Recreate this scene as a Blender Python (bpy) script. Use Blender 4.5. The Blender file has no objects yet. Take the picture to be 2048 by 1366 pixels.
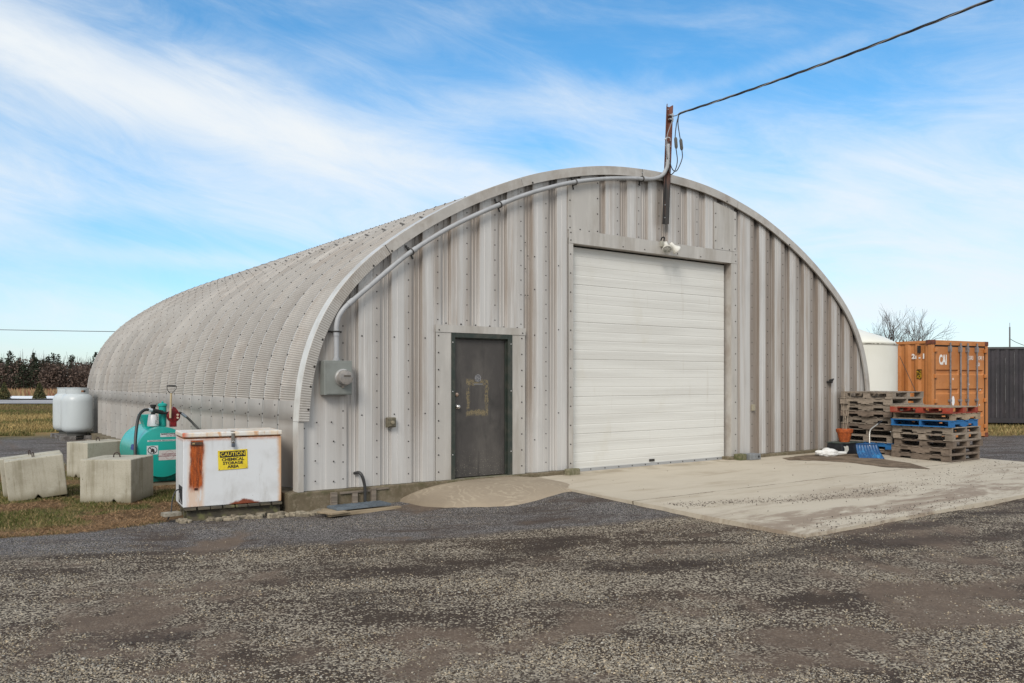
import bpy, bmesh, math, random
import numpy as np
from mathutils import Vector, Matrix, Euler
R = math.radians
random.seed(7); RNG = np.random.default_rng(7)
SC = bpy.context.scene; COL = SC.collection

# ------------------------------------------------------------------ camera
PSI = 0.6255
CX, CY, CZ = -3.889, -10.009, 1.420
cd = bpy.data.cameras.new('camera'); cam = bpy.data.objects.new('camera', cd); COL.objects.link(cam)
cam.location = (CX, CY, CZ); cam.rotation_euler = (R(90), 0, -PSI)
cd.sensor_width = 36; cd.lens = 1650 / 2048 * 36; cd.shift_y = 76.2 / 2048
cd.clip_start = 0.05; cd.clip_end = 3000
SC.camera = cam
SC.view_settings.view_transform = 'Standard'; SC.view_settings.look = 'None'
SC.view_settings.exposure = 0.25; SC.view_settings.gamma = 1
# ------------------------------------------------------------------ sun
SUN_EL, SUN_AZ = 36.0, 230.0      # compass azimuth from +Y clockwise (sun left and slightly behind the camera)
sd = bpy.data.lights.new('sun', 'SUN'); sun = bpy.data.objects.new('sun', sd); COL.objects.link(sun)
sd.energy = 2.1; sd.angle = R(22); sd.color = (1, .925, .835)
sv = Vector((math.sin(R(SUN_AZ)) * math.cos(R(SUN_EL)), math.cos(R(SUN_AZ)) * math.cos(R(SUN_EL)), math.sin(R(SUN_EL))))
sun.rotation_euler = sv.to_track_quat('Z', 'Y').to_euler()

# ------------------------------------------------------------------ node helpers
class NT:
    def __init__(s, tree): s.t = tree; s.n = tree.nodes; s.l = tree.links
    def new(s, typ, **kw):
        n = s.n.new(typ)
        for k, v in kw.items(): setattr(n, k, v)
        return n
    def put(s, sock, v):
        if v is None: return
        if isinstance(v, bpy.types.NodeSocket): s.l.new(v, sock)
        elif isinstance(v, (tuple, list)) and len(v) == 3 and sock.type == 'RGBA': sock.default_value = (*v, 1)
        else: sock.default_value = v
    def math(s, op, a, b=None, c=None, clamp=False):
        n = s.new('ShaderNodeMath', operation=op, use_clamp=clamp)
        s.put(n.inputs[0], a); s.put(n.inputs[1], b); s.put(n.inputs[2], c); return n.outputs[0]
    def mix(s, f, a, b):
        n = s.new('ShaderNodeMix', data_type='RGBA'); s.put(n.inputs[0], f); s.put(n.inputs[6], a); s.put(n.inputs[7], b); return n.outputs[2]
    def ramp(s, v, lo, hi, a=0., b=1.):
        n = s.new('ShaderNodeMapRange', interpolation_type='SMOOTHSTEP'); s.put(n.inputs[0], v)
        n.inputs[1].default_value = lo; n.inputs[2].default_value = hi; n.inputs[3].default_value = a; n.inputs[4].default_value = b
        return n.outputs[0]
    def mapv(s, v, scale=(1, 1, 1), loc=(0, 0, 0), rot=(0, 0, 0)):
        n = s.new('ShaderNodeMapping'); s.put(n.inputs[0], v); n.inputs[3].default_value = scale
        n.inputs[1].default_value = loc; n.inputs[2].default_value = rot; return n.outputs[0]
    def noise(s, v, scale=1., detail=4, rough=.55, dist=0.):
        if isinstance(scale, (tuple, list)): v = s.mapv(v, scale); scale = 1.
        n = s.new('ShaderNodeTexNoise'); s.put(n.inputs['Vector'], v); n.inputs['Scale'].default_value = scale
        n.inputs['Detail'].default_value = detail; n.inputs['Roughness'].default_value = rough; n.inputs['Distortion'].default_value = dist
        return n.outputs[0]
    def voro(s, v, scale, feat='F1', out='Distance'):
        n = s.new('ShaderNodeTexVoronoi', feature=feat); s.put(n.inputs['Vector'], v); n.inputs['Scale'].default_value = scale
        return n.outputs[out]
    def sep(s, v):
        n = s.new('ShaderNodeSeparateXYZ'); s.put(n.inputs[0], v); return n.outputs
    def bump(s, h, strength=.3, dist=.01, normal=None):
        n = s.new('ShaderNodeBump'); s.put(n.inputs['Height'], h); n.inputs['Strength'].default_value = strength
        n.inputs['Distance'].default_value = dist
        if normal is not None: s.put(n.inputs['Normal'], normal)
        return n.outputs[0]
def sl(r, g, b):
    f = lambda c: (c / 255 / 12.92) if c / 255 <= .04045 else ((c / 255 + .055) / 1.055) ** 2.4
    return (f(r), f(g), f(b))
def coords(T, kind='Object'): return T.new('ShaderNodeTexCoord').outputs[kind]
def geo_pos(T): return T.new('ShaderNodeNewGeometry').outputs['Position']
def newmat(name):
    m = bpy.data.materials.new(name); m.use_nodes = True; T = NT(m.node_tree)
    return m, T, m.node_tree.nodes['Principled BSDF']
def mat(name, base, layers=(), rough=.6, metal=0., bump=None, spec=.5, world=False, extra=None):
    """layers: (scale, lo, hi, colour[, amount]) noise blends laid one over the other"""
    m, T, B = newmat(name); v = geo_pos(T) if world else coords(T); c = base
    for k, L in enumerate(layers):
        vv = T.mapv(v, loc=(k * 13.7, k * 5.1, k * 3.3))
        f = T.ramp(T.noise(vv, L[0], 5, .6), L[1], L[2])
        if len(L) > 4: f = T.math('MULTIPLY', f, L[4])
        c = T.mix(f, c, L[3])
    if extra: c = extra(T, v, c)
    T.put(B.inputs['Base Color'], c); B.inputs['Roughness'].default_value = rough; B.inputs['Metallic'].default_value = metal
    B.inputs['Specular IOR Level'].default_value = spec
    if bump: T.put(B.inputs['Normal'], T.bump(T.noise(v, bump[0], 5, .65), bump[1], bump[2] if len(bump) > 2 else .01))
    return m

# ------------------------------------------------------------------ world: physical sky with high cloud in it
w = bpy.data.worlds.new('World'); SC.world = w; w.use_nodes = True; T = NT(w.node_tree); w.node_tree.nodes.clear()
sky = T.new('ShaderNodeTexSky', sky_type='NISHITA'); sky.sun_disc = False
sky.sun_elevation = R(SUN_EL); sky.sun_rotation = R(SUN_AZ); sky.air_density = 1.0; sky.dust_density = .6; sky.ozone_density = 2.2; sky.altitude = 100
gen = coords(T, 'Generated')
rot = T.new('ShaderNodeVectorRotate', rotation_type='Z_AXIS'); T.put(rot.inputs[0], gen); rot.inputs['Angle'].default_value = PSI
dx, dy, dz = T.sep(rot.outputs[0])
az = T.math('ARCTAN2', dx, dy)                                   # heading, 0 = towards the building
el = T.math('DIVIDE', dz, T.math('MAXIMUM', T.math('SQRT', T.math('ADD', T.math('MULTIPLY', dx, dx), T.math('MULTIPLY', dy, dy))), .05))
comb = T.new('ShaderNodeCombineXYZ'); T.put(comb.inputs[0], az); T.put(comb.inputs[1], el); ae = comb.outputs[0]
tilt = T.mapv(ae, rot=(0, 0, R(16)))
n1 = T.noise(T.mapv(tilt, (1.6, 6.5, 1), loc=(.9, 2.1, 0)), 1., 7, .6, .35)
n2 = T.noise(T.mapv(tilt, (5, 17, 1), loc=(3.9, 1.1, 4)), 1., 9, .68, .7)
n3 = T.noise(T.mapv(ae, (2.2, 3.2, 1), loc=(6.2, 2.1, 9)), 1., 5, .55, .2)
def band(a0, e0, slope, width, alen, amt):       # an elongated bank of cirrus centred on heading a0, elevation e0
    da = T.math('SUBTRACT', az, a0); de = T.math('SUBTRACT', T.math('SUBTRACT', el, e0), T.math('MULTIPLY', da, slope))
    q = T.math('ADD', T.math('POWER', T.math('ABSOLUTE', T.math('DIVIDE', de, width)), 2), T.math('POWER', T.math('ABSOLUTE', T.math('DIVIDE', da, alen)), 2))
    return T.math('MULTIPLY', T.math('EXPONENT', T.math('MULTIPLY', q, -1)), amt)
cl = None
for b in [(-.46, .335, -.22, .050, .26, .80), (-.14, .255, -.24, .045, .34, .50), (-.58, .20, 0, .06, .10, .55), (-.30, .27, -.1, .09, .3, .25),
          (-.12, .42, .35, .03, .22, .22), (-.36, .135, -.02, .014, .15, .55), (-.45, .075, 0, .03, .3, .35), (.14, .225, -.2, .05, .12, .45),
          (.46, .18, -.10, .10, .26, .62), (.55, .34, .1, .06, .14, .25), (.42, .08, .05, .03, .22, .45), (.54, .46, .0, .04, .12, .55),
          (.30, .36, .2, .012, .14, .3), (-.02, .33, .12, .035, .22, .38), (-.28, .20, .05, .05, .22, .35), (.22, .30, -.25, .03, .2, .25), (-.5, .44, .1, .04, .15, .3), (.50, .27, .1, .04, .12, .3), (.06, .44, -.1, .02, .2, .25), (-.05, .16, -.1, .04, .3, .2), (.12, .40, 0, .10, .28, -.28), (.30, .27, 0, .05, .2, -.12)]:
    g_ = band(*b); cl = g_ if cl is None else T.math('ADD', cl, g_)
hz = T.math('MULTIPLY', T.math('EXPONENT', T.math('MULTIPLY', el, -12.)), .22)
tex = T.math('ADD', T.math('MULTIPLY', T.math('SUBTRACT', n1, .5), 1.35), T.math('ADD', T.math('MULTIPLY', T.math('SUBTRACT', n2, .5), 1.15), T.math('MULTIPLY', T.math('SUBTRACT', n3, .5), 1.1)))
behind = T.math('MULTIPLY', T.ramp(T.math('ABSOLUTE', az), .8, 1.3), 1.1)  # unseen cloud cover added outside the view to whiten the ambient light
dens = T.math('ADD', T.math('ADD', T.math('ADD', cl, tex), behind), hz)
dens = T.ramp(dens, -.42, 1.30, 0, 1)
bluer = T.new('ShaderNodeMix', data_type='RGBA', blend_type='MULTIPLY'); bluer.inputs[0].default_value = 1
T.put(bluer.inputs[6], sky.outputs[0]); T.put(bluer.inputs[7], T.mix(T.ramp(el, .0, .30), (.92, 1.10, 1.26), (.62, 1.24, 1.46)))
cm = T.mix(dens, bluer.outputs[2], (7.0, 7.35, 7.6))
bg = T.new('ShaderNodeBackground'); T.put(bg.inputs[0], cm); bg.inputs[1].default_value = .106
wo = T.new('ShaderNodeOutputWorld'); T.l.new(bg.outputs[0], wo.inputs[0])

# ------------------------------------------------------------------ mesh helpers
class MB:
    def __init__(s): s.v = []; s.f = []; s.m = []; s.attr = None
    def add(s, vs, fs, mi=0):
        o = len(s.v); s.v += [tuple(p) for p in vs]; s.f += [tuple(i + o for i in f) for f in fs]; s.m += [mi] * len(fs); return s
    def box(s, x0, x1, y0, y1, z0, z1, mi=0, M=None):
        vs = [Vector(p) for p in ((x0,y0,z0),(x1,y0,z0),(x1,y1,z0),(x0,y1,z0),(x0,y0,z1),(x1,y0,z1),(x1,y1,z1),(x0,y1,z1))]
        if M: vs = [M @ p for p in vs]
        return s.add(vs, [(0,3,2,1),(4,5,6,7),(0,1,5,4),(1,2,6,5),(2,3,7,6),(3,0,4,7)], mi)
    def prism(s, poly, y0, y1, mi=0):        # polygon in XZ pushed along Y
        n = len(poly); vs = [(x, y0, z) for x, z in poly] + [(x, y1, z) for x, z in poly]
        return s.add(vs, [tuple(range(n)), tuple(range(2*n-1, n-1, -1))] + [(i, n+i, n+(i+1) % n, (i+1) % n) for i in range(n)], mi)
    def prismz(s, poly, z0, z1, mi=0):
        n = len(poly); vs = [(x, y, z0) for x, y in poly] + [(x, y, z1) for x, y in poly]
        return s.add(vs, [tuple(range(n-1, -1, -1)), tuple(range(n, 2*n))] + [(i, (i+1) % n, n+(i+1) % n, n+i) for i in range(n)], mi)
    def tube(s, pts, r, n=10, mi=0, caps=True):
        pts = [Vector(p) for p in pts]; rs = r if isinstance(r, (list, tuple)) else [r] * len(pts)
        vs = []; up = None
        for i, p in enumerate(pts):
            d = (pts[min(i+1, len(pts)-1)] - pts[max(i-1, 0)]).normalized()
            if up is None: up = Vector((0,0,1)) if abs(d.z) < .9 else Vector((1,0,0))
            a = d.cross(up).normalized(); b = a.cross(d).normalized(); up = b
            for k in range(n):
                t = 2*math.pi*k/n; vs.append(p + (a*math.cos(t) + b*math.sin(t)) * rs[i])
        fs = [(i*n+k, i*n+(k+1) % n, (i+1)*n+(k+1) % n, (i+1)*n+k) for i in range(len(pts)-1) for k in range(n)]
        if caps: fs += [tuple(range(n-1, -1, -1)), tuple((len(pts)-1)*n + k for k in range(n))]
        return s.add(vs, fs, mi)
    def lathe(s, prof, c=(0,0,0), n=24, M=None, mi=0, sy=1.):
        vs = [Vector((r*math.cos(2*math.pi*k/n), r*math.sin(2*math.pi*k/n)*sy, z)) for r, z in prof for k in range(n)]
        if M: vs = [M @ v for v in vs]
        vs = [v + Vector(c) for v in vs]
        fs = [(i*n+k, i*n+(k+1) % n, (i+1)*n+(k+1) % n, (i+1)*n+k) for i in range(len(prof)-1) for k in range(n)]
        fs += [tuple(range(n-1, -1, -1)), tuple((len(prof)-1)*n + k for k in range(n))]
        return s.add(vs, fs, mi)
    def bolt(s, p, nrm, r=.011, h=.008, mi=1):
        nrm = Vector(nrm).normalized(); a = nrm.orthogonal().normalized(); b = nrm.cross(a); p = Vector(p)
        vs = [p + (a*math.cos(t) + b*math.sin(t))*r for t in [k*math.pi/3 for k in range(6)]]
        vs += [p + (a*math.cos(t) + b*math.sin(t))*r*.7 + nrm*h for t in [k*math.pi/3 for k in range(6)]]
        return s.add(vs, [(i, (i+1) % 6, 6+(i+1) % 6, 6+i) for i in range(6)] + [(6,7,8,9,10,11)], mi)
    def build(s, name, mats, parent=None, smooth=False, bevel=0, segs=2, autosmooth=None):
        me = bpy.data.meshes.new(name); me.from_pydata(s.v, [], s.f); me.update()
        bm = bmesh.new(); bm.from_mesh(me); bmesh.ops.recalc_face_normals(bm, faces=bm.faces); bm.to_mesh(me); bm.free()
        for m in (mats if isinstance(mats, (list, tuple)) else [mats]): me.materials.append(m)
        if len(me.materials) > 1: me.polygons.foreach_set('material_index', s.m)
        if smooth: me.polygons.foreach_set('use_smooth', [True]*len(me.polygons))
        if autosmooth: me.polygons.foreach_set('use_smooth', [True]*len(me.polygons)); me.set_sharp_from_angle(angle=R(autosmooth))
        o = bpy.data.objects.new(name, me); COL.objects.link(o)
        if bevel:
            b = o.modifiers.new('bevel', 'BEVEL'); b.width = bevel; b.segments = segs; b.limit_method = 'ANGLE'
        if parent: o.parent = parent
        return o
def thing(name, label, cat, loc=(0,0,0), rz=0, group=None):
    o = bpy.data.objects.new(name, None); COL.objects.link(o); o.location = loc; o.rotation_euler = (0,0,rz)
    o['label'] = label; o['category'] = cat; o.empty_display_size = .2
    if group: o['group'] = group
    return o
def tag(o, label, cat, group=None):
    o['label'] = label; o['category'] = cat
    if group: o['group'] = group
    return o
def struct(o): o['kind'] = 'structure'; return o
def text_part(name, s, size, M, m, parent, bold=.0, sx=1., align='CENTER', label=None):
    cu = bpy.data.curves.new(name, 'FONT'); cu.body = s; cu.size = size; cu.align_x = align; cu.align_y = 'CENTER'
    cu.extrude = .0012; cu.offset = bold; cu.resolution_u = 3
    tmp = bpy.data.objects.new('tmp', cu); COL.objects.link(tmp); bpy.context.view_layer.update()
    me = bpy.data.meshes.new_from_object(tmp.evaluated_get(bpy.context.evaluated_depsgraph_get()))
    bpy.data.objects.remove(tmp); me.name = name
    me.transform(M @ Matrix.Rotation(R(90), 4, 'X') @ Matrix.Diagonal((sx, 1, 1, 1)))
    me.materials.clear(); me.materials.append(m)
    o = bpy.data.objects.new(name, me); COL.objects.link(o); o.parent = parent
    if label: o['label'] = label
    return o
def npmesh(name, V, F, mats, colattr=None, smooth=False):
    me = bpy.data.meshes.new(name); n = F.shape[1]
    me.vertices.add(len(V)); me.vertices.foreach_set('co', V.astype(np.float32).ravel())
    me.loops.add(F.size); me.loops.foreach_set('vertex_index', F.astype(np.int32).ravel())
    me.polygons.add(len(F)); me.polygons.foreach_set('loop_start', np.arange(0, F.size, n, dtype=np.int32))
    if smooth: me.polygons.foreach_set('use_smooth', np.ones(len(F), bool))
    for m in mats: me.materials.append(m)
    if colattr:
        for k, d in colattr.items():
            if d.ndim == 1:
                a = me.attributes.new(k, 'FLOAT', 'POINT'); a.data.foreach_set('value', d.astype(np.float32))
            else:
                a = me.attributes.new(k, 'FLOAT_COLOR', 'POINT'); a.data.foreach_set('color', np.c_[d, np.ones(len(d))].astype(np.float32).ravel())
    me.update(); me.validate()
    o = bpy.data.objects.new(name, me); COL.objects.link(o); return o
def ss(x, a, b):
    t = np.clip((np.asarray(x, float) - a) / (b - a), 0, 1); return t*t*(3-2*t)
_tabs = [np.random.default_rng(100+i).random((256, 256)) for i in range(8)]
def vnoise(x, y, tab=0):
    x = np.asarray(x, float); y = np.asarray(y, float); xi = np.floor(x).astype(int); yi = np.floor(y).astype(int); fx = x-xi; fy = y-yi
    fx = fx*fx*(3-2*fx); fy = fy*fy*(3-2*fy); t = _tabs[tab % 8]; g = lambda i, j: t[(xi+i) % 256, (yi+j) % 256]
    return (g(0,0)*(1-fx)+g(1,0)*fx)*(1-fy) + (g(0,1)*(1-fx)+g(1,1)*fx)*fy
def fbm(x, y, sc, tab=0, o=4):
    s = 0; a = 1; t = 0
    for k in range(o): s = s + a*vnoise(np.asarray(x)*sc*2**k + 7.3*k, np.asarray(y)*sc*2**k + 3.1*k, tab+k); t += a; a *= .55
    return s/t
def cam_ld(x, y):      # sideways offset and distance of a ground point as the camera stands
    dx = x-CX; dy = y-CY; return dx*math.cos(PSI)-dy*math.sin(PSI), dx*math.sin(PSI)+dy*math.cos(PSI)

# ------------------------------------------------------------------ ground
def hgt(x, y):
    x = np.asarray(x, float); y = np.asarray(y, float)
    h = -.27 + .07*ss(x, 0, 3.2)*ss(y, -7.5, -5) + .06*ss(x, 11, 15) + .12*ss(y, 6, 16)
    q_ = ss(cam_ld(x, y)[1], 34, 46); h = h*(1-q_)-.15*q_
    near = 1-ss(np.hypot(x-1, y+4), 10, 20)
    ddx = np.maximum(np.maximum(3.42-x, x-12.93), 0); ddy = np.maximum(np.maximum(-4.92-y, y-.2), 0); da = np.hypot(ddx, ddy)
    tgt = -.062+.0185*np.clip(y, -4.92, 0)-.045
    k = (1-ss(da, .0, 1.1))*ss(x, 1.8, 3.3); h = h*(1-k)+tgt*k
    h = h + near*(fbm(x, y, .55, 2, 3)-.5)*.05 + near*(fbm(x, y, 2.2, 4, 3)-.5)*.014
    return h
def seg(x, y, pts, wd):       # soft mask along a polyline
    m = np.zeros(np.broadcast(x, y).shape)
    for (ax, ay), (bx, by) in zip(pts[:-1], pts[1:]):
        t = np.clip(((x-ax)*(bx-ax)+(y-ay)*(by-ay))/((bx-ax)**2+(by-ay)**2), 0, 1)
        d = np.hypot(x-ax-t*(bx-ax), y-ay-t*(by-ay)); m = np.maximum(m, np.exp(-(d/wd)**2))
    return m
def zones(x, y):
    wob = (fbm(x, y, 1.3, 1)-.5)
    wob2 = (fbm(x, y, .5, 5)-.5)
    lat, dep = cam_ld(x, y)
    xb = np.interp(x, [-9, -3.2, -2.5, -1.43, -.38, .1], [.9, .26, .05, .25, .5, .3])     # front edge of the grass
    grass = ss(y - xb + wob*.5, -.08, .12) * (1-ss(x, -.25, .05)) * (1 - ss(x + y*0, -.6, -.2)*(y < .6))
    grass = grass*(1-ss(lat + 9.2 + wob*2 + (dep-18)*.15, -1.5, 1.5)*0)
    # grey gravel yard behind the blocks
    yard = ss(dep + wob*3, 15.2, 16.6)*(1-ss(dep + wob*2, 21.8, 23.2))*(x < 0)
    grass = grass*(1-yard)
    far = ss(dep, 22, 24)*(lat < 0)
    rg = ss(x + wob, 19.0, 19.6)*ss(dep+wob, 22.6, 23.3)
    grass = np.maximum(np.maximum(grass, far), np.where(lat > 5, rg, 0))
    beyond = ss(dep, 38, 44); grass = np.maximum(grass, beyond)
    brown = ss(fbm(x, y, 1.1, 3), .46, .62)*(x < 0)*(y < 8)
    brown = np.maximum(brown, seg(x, y, [(-6, .9), (-3.2, .5), (-2.2, .35), (-1.2, .5), (-.4, .75)], .38)*(y > -.2))
    dark = seg(x, y, [(-6, -.3), (-3.25, -1.0), (-2.0, -1.42), (-.3, -2.2), (.45, -2.5)], .13)*.95
    dark = np.maximum(dark, seg(x, y, [(-.9, -3.5), (.2, -3.75), (.9, -3.7), (1.6, -3.3)], .30)*.9)
    dark = np.maximum(dark, seg(x, y, [(1.0, -4.6), (1.8, -5.0), (2.9, -5.35), (4.2, -5.6), (6.5, -6.3)], .26)*.95)
    dark = np.maximum(dark, seg(x, y, [(3.7, -5.3), (4.5, -5.2), (6.4, -5.3), (9, -5.4)], .20)*.9)
    dark = np.maximum(dark, seg(x, y, [(-3.0, -4.2), (-2.5, -4.35)], .2)*.7)
    dark = np.maximum(dark, seg(x, y, [(-1.2, -2.9), (-.2, -3.1), (.5, -3.0)], .16)*.55)
    dark = np.clip(dark*(.1+1.7*fbm(x, y, 2.6, 6, 5)), 0, 1); dark = np.maximum(dark, .55*ss(fbm(lat*.8, dep*1.6, 1.1, 3, 6), .52, .72)*(y < -1))
    dirt = np.exp(-(((x-1.3)/1.1)**2 + ((y+7.0)/.55)**2)) + np.exp(-(((x-3.6)/1.2)**2+((y+7.0)/.45)**2))
    dirt = dirt + .42*ss(fbm(lat, dep*1.5, .7, 1, 6), .50, .66)
    dirt = dirt + .5*np.exp(-(((x+2.2)/1.3)**2+((y+3.0)/.5)**2)) + .5*np.exp(-(((x-.6)/1.0)**2+((y+5.8)/.3)**2))
    dirt = np.clip(ss(dirt*.85 + wob2*1.5 + wob*1.6 + (fbm(x, y, 5., 2, 3)-.5)*1.3, .30, .95), 0, 1)
    fine = ss(y, -1.25, -.65)*(x < 3.5) ; line = np.interp(x, [-6, -3.25, -2.0, -.3, .45, 3.4], [-.3, -1.0, -1.42, -2.2, -2.5, -3.6])
    fine = ss(y - line + wob*.3, 0, .25)
    fine = np.maximum(fine, yard); fine = np.maximum(fine, (ss(x, 12, 13)))
    return dict(grass=grass, brown=np.clip(brown, 0, 1), dark=dark, dirt=dirt, fine=np.clip(fine, 0, 1), dep=dep, lat=lat)
def axis(lo, hi, step, far):
    a = list(np.arange(lo, hi+1e-6, step)); s = step; p = hi
    while p < far: s *= 1.16; p += s; a.append(p)
    s = step; p = lo
    while p > -far: s *= 1.16; p -= s; a.insert(0, p)
    return np.array(a)
gx = axis(-6, 14.5, .075, 900); gy = axis(-8.6, 3.0, .075, 900)
GX, GY = np.meshgrid(gx, gy); Z = hgt(GX, GY); zn = zones(GX, GY); nx, ny = len(gx), len(gy)
# the ground stays below floor, slab and foundation
ins = (GX > 3.6)*(GX < 12.75)*(GY > -4.78)*(GY < .2); Z = np.where(ins, np.minimum(Z, -.33), Z)
ins = (GX > .15)*(GX < 12.7)*(GY > .1)*(GY < 15.8); Z = np.where(ins, -.33, Z)
idx = np.arange(nx*ny).reshape(ny, nx); F = np.stack([idx[:-1,:-1], idx[:-1,1:], idx[1:,1:], idx[1:,:-1]], -1).reshape(-1, 4)
m, T, B = newmat('ground'); P = geo_pos(T)
def att(T, k): return T.new('ShaderNodeAttribute', attribute_name=k).outputs['Fac']
gA, bA, dA, tA, fA = [att(T, k) for k in ('grass', 'brown', 'dark', 'dirt', 'fine')]
big = T.noise(T.mapv(P, rot=(0, 0, PSI-.15)), (.8, 2.0, 1), 7, .68, .4)
vc = T.new('ShaderNodeTexVoronoi'); T.put(vc.inputs[0], P); vc.inputs['Scale'].default_value = 74
vd = vc.outputs['Distance']; vcol = T.sep(vc.outputs['Color'])[0]
vf = T.new('ShaderNodeTexVoronoi'); T.put(vf.inputs[0], P); vf.inputs['Scale'].default_value = 120; vfc = T.sep(vf.outputs['Color'])[0]
soil = T.mix(T.noise(P, 14, 6, .7), sl(44, 36, 30), sl(84, 71, 60))
stone = T.mix(T.ramp(vcol, .25, .95), sl(68, 60, 52), sl(174, 163, 145))
cover = T.ramp(T.math('ADD', vcol, T.math('MULTIPLY', T.math('SUBTRACT', big, .5), 2.4)), .60, .82)
coarse = T.mix(cover, soil, stone)
fineC = T.mix(T.ramp(vfc, .25, 1.), sl(40, 36, 35), sl(152, 147, 144)); fineC = T.mix(T.ramp(big, .45, .68), fineC, sl(74, 63, 56))
c = T.mix(fA, coarse, fineC)
dirtC = T.mix(T.noise(P, 7, 9, .85), sl(60, 49, 41), sl(126, 109, 94))
c = T.mix(T.math('MULTIPLY', tA, .9), c, dirtC)
dmix = T.ramp(T.math('ADD', dA, T.math('MULTIPLY', T.math('SUBTRACT', T.noise(P, 11, 6, .8), .5), 1.1)), .22, .85); c = T.mix(T.math('MULTIPLY', dmix, .68), c, T.mix(T.noise(P, 30, 4, .8), sl(34, 27, 23), sl(74, 62, 54)))
gn = T.noise(P, 2.2, 6, .7); gn2 = T.noise(P, 26, 4, .7)
near_g = T.mix(T.ramp(gn, .38, .62), sl(70, 74, 40), sl(128, 112, 66)); near_g = T.mix(T.ramp(gn2, .35, .75), near_g, sl(92, 82, 52))
near_g = T.mix(T.math('MULTIPLY', bA, .9), near_g, T.mix(gn2, sl(58, 42, 30), sl(128, 98, 68)))
depA = att(T, 'dep')
wobn = T.math('MULTIPLY', T.math('SUBTRACT', T.noise(P, (.25, .25, 1), 5, .6), .5), 8)
dd = T.math('ADD', depA, wobn)
field = T.mix(T.ramp(dd, 36, 39), T.mix(gn, sl(150, 122, 74), sl(116, 98, 60)), T.mix(gn, sl(112, 92, 58), sl(90, 76, 48)))
g = T.mix(T.ramp(depA, 22, 24), near_g, field)
g = T.mix(T.ramp(depA, 78, 80), g, T.mix(gn, sl(140, 100, 72), sl(176, 140, 96)))
c = T.mix(gA, c, g)
T.put(B.inputs['Base Color'], c); B.inputs['Roughness'].default_value = .92; B.inputs['Specular IOR Level'].default_value = .25
hh = T.math('ADD', T.math('MULTIPLY', T.math('SUBTRACT', .6, vd), .8), T.math('MULTIPLY', T.noise(P, 40, 5, .7), .6))
hh = T.math('MULTIPLY', hh, T.ramp(tA, .2, .9, 1, .35))
T.put(B.inputs['Normal'], T.bump(hh, .9, .016))
ground = npmesh('ground', np.stack([GX, GY, Z], -1).reshape(-1, 3), F, [m],
    {k: zn[k].ravel() for k in ('grass', 'brown', 'dark', 'dirt', 'fine', 'dep')}, smooth=True)
struct(ground)
# far road and the strip of old snow beside it
def strip(name, d0, d1, l0, l1, z, m):
    c, s = math.cos(PSI), math.sin(PSI); vs = []
    nn = 40
    for i in range(nn+1):
        l = l0 + (l1-l0)*i/nn
        for d in (d0, d1):
            e = d + (0 if 'road' in name else (random.random()-.5)*1.2); vs.append((CX+l*c+e*s, CY-l*s+e*c, z))
    fs = [(2*i, 2*i+2, 2*i+3, 2*i+1) for i in range(nn)]
    return struct(MB().add(vs, fs).build(name, m))
strip('road', 52.5, 62, -160, 60, -.10, mat('far_road', sl(158, 156, 156), [(.3, .4, .6, sl(140, 138, 138))], .9, world=True))
strip('snow', 63, 73, -110, -26, -.03, mat('snow', (.78, .80, .83), [(.8, .45, .6, (.6, .58, .55), .6)], .8, world=True))

# ------------------------------------------------------------------ loose stones (crushed limestone)
ico = bmesh.new(); bmesh.ops.create_icosphere(ico, subdivisions=1, radius=1); iv = np.array([v.co[:] for v in ico.verts]); ifc = np.array([[v.index for v in f.verts] for f in ico.faces]); ico.free()
def stones(name, pts, size, flat, cols, matl, kindlabel):
    n = len(pts); ang = RNG.random(n)*6.283; sc = np.stack([size*(.7+.6*RNG.random(n)), size*(.55+.5*RNG.random(n)), size*flat*(.7+.6*RNG.random(n))], 1)
    V = iv[None]*(1+.35*(RNG.random((n, 12, 3))-.5))*sc[:, None, :]
    tl = (RNG.random(n)-.5)*.7; V = np.stack([V[..., 0], V[..., 1]*np.cos(tl)[:, None]-V[..., 2]*np.sin(tl)[:, None], V[..., 1]*np.sin(tl)[:, None]+V[..., 2]*np.cos(tl)[:, None]], -1)
    ca, sa = np.cos(ang)[:, None], np.sin(ang)[:, None]
    V = np.stack([V[..., 0]*ca-V[..., 1]*sa, V[..., 0]*sa+V[..., 1]*ca, V[..., 2]], -1)+pts[:, None, :]
    F = (ifc[None]+(np.arange(n)*12)[:, None, None]).reshape(-1, 3)
    o = npmesh(name, V.reshape(-1, 3), F, [matl], {'col': np.repeat(cols, 12, 0)})
    o['kind'] = 'stuff'; o['label'] = kindlabel; o['category'] = 'gravel'; return o
ms, T, B = newmat('stone'); ca = T.new('ShaderNodeAttribute', attribute_name='col').outputs['Color']
T.put(B.inputs['Base Color'], T.mix(T.ramp(T.noise(geo_pos(T), 90, 3, .6), .4, .7, 0, .35), ca, sl(110, 100, 88))); B.inputs['Roughness'].default_value = .9; B.inputs['Specular IOR Level'].default_value = .2
N = 430000
dep = 4.2 + 10.5*RNG.random(N)**1.25; lat = (RNG.random(N)-.5)*1.5*dep
px = CX + lat*math.cos(PSI)+dep*math.sin(PSI); py = CY - lat*math.sin(PSI)+dep*math.cos(PSI)
z_ = zones(px, py); ru, rv = cam_ld(px, py); pat = fbm(ru*.6, rv*1.5, .9, 7, 5); pat2 = fbm(px, py, 3.5, 2, 3)
pr = ss(pat*.6+pat2*.4, .43, .60)*.85+.05
pr = pr*(1-z_['dirt']*.9)*(1-z_['dark']*.6)*(1-z_['grass'])*(1-.15*z_['fine'])
pr = pr*np.clip(1.25-dep/16, .3, 1)
slab = ((px > 3.40)*(px < 13)*(py > -4.94)) | ((px > -1.6)*(px < 13)*(py > -.05)) | (((px-2.75)/1.6)**2+(py/1.42)**2 < 1)
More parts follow.
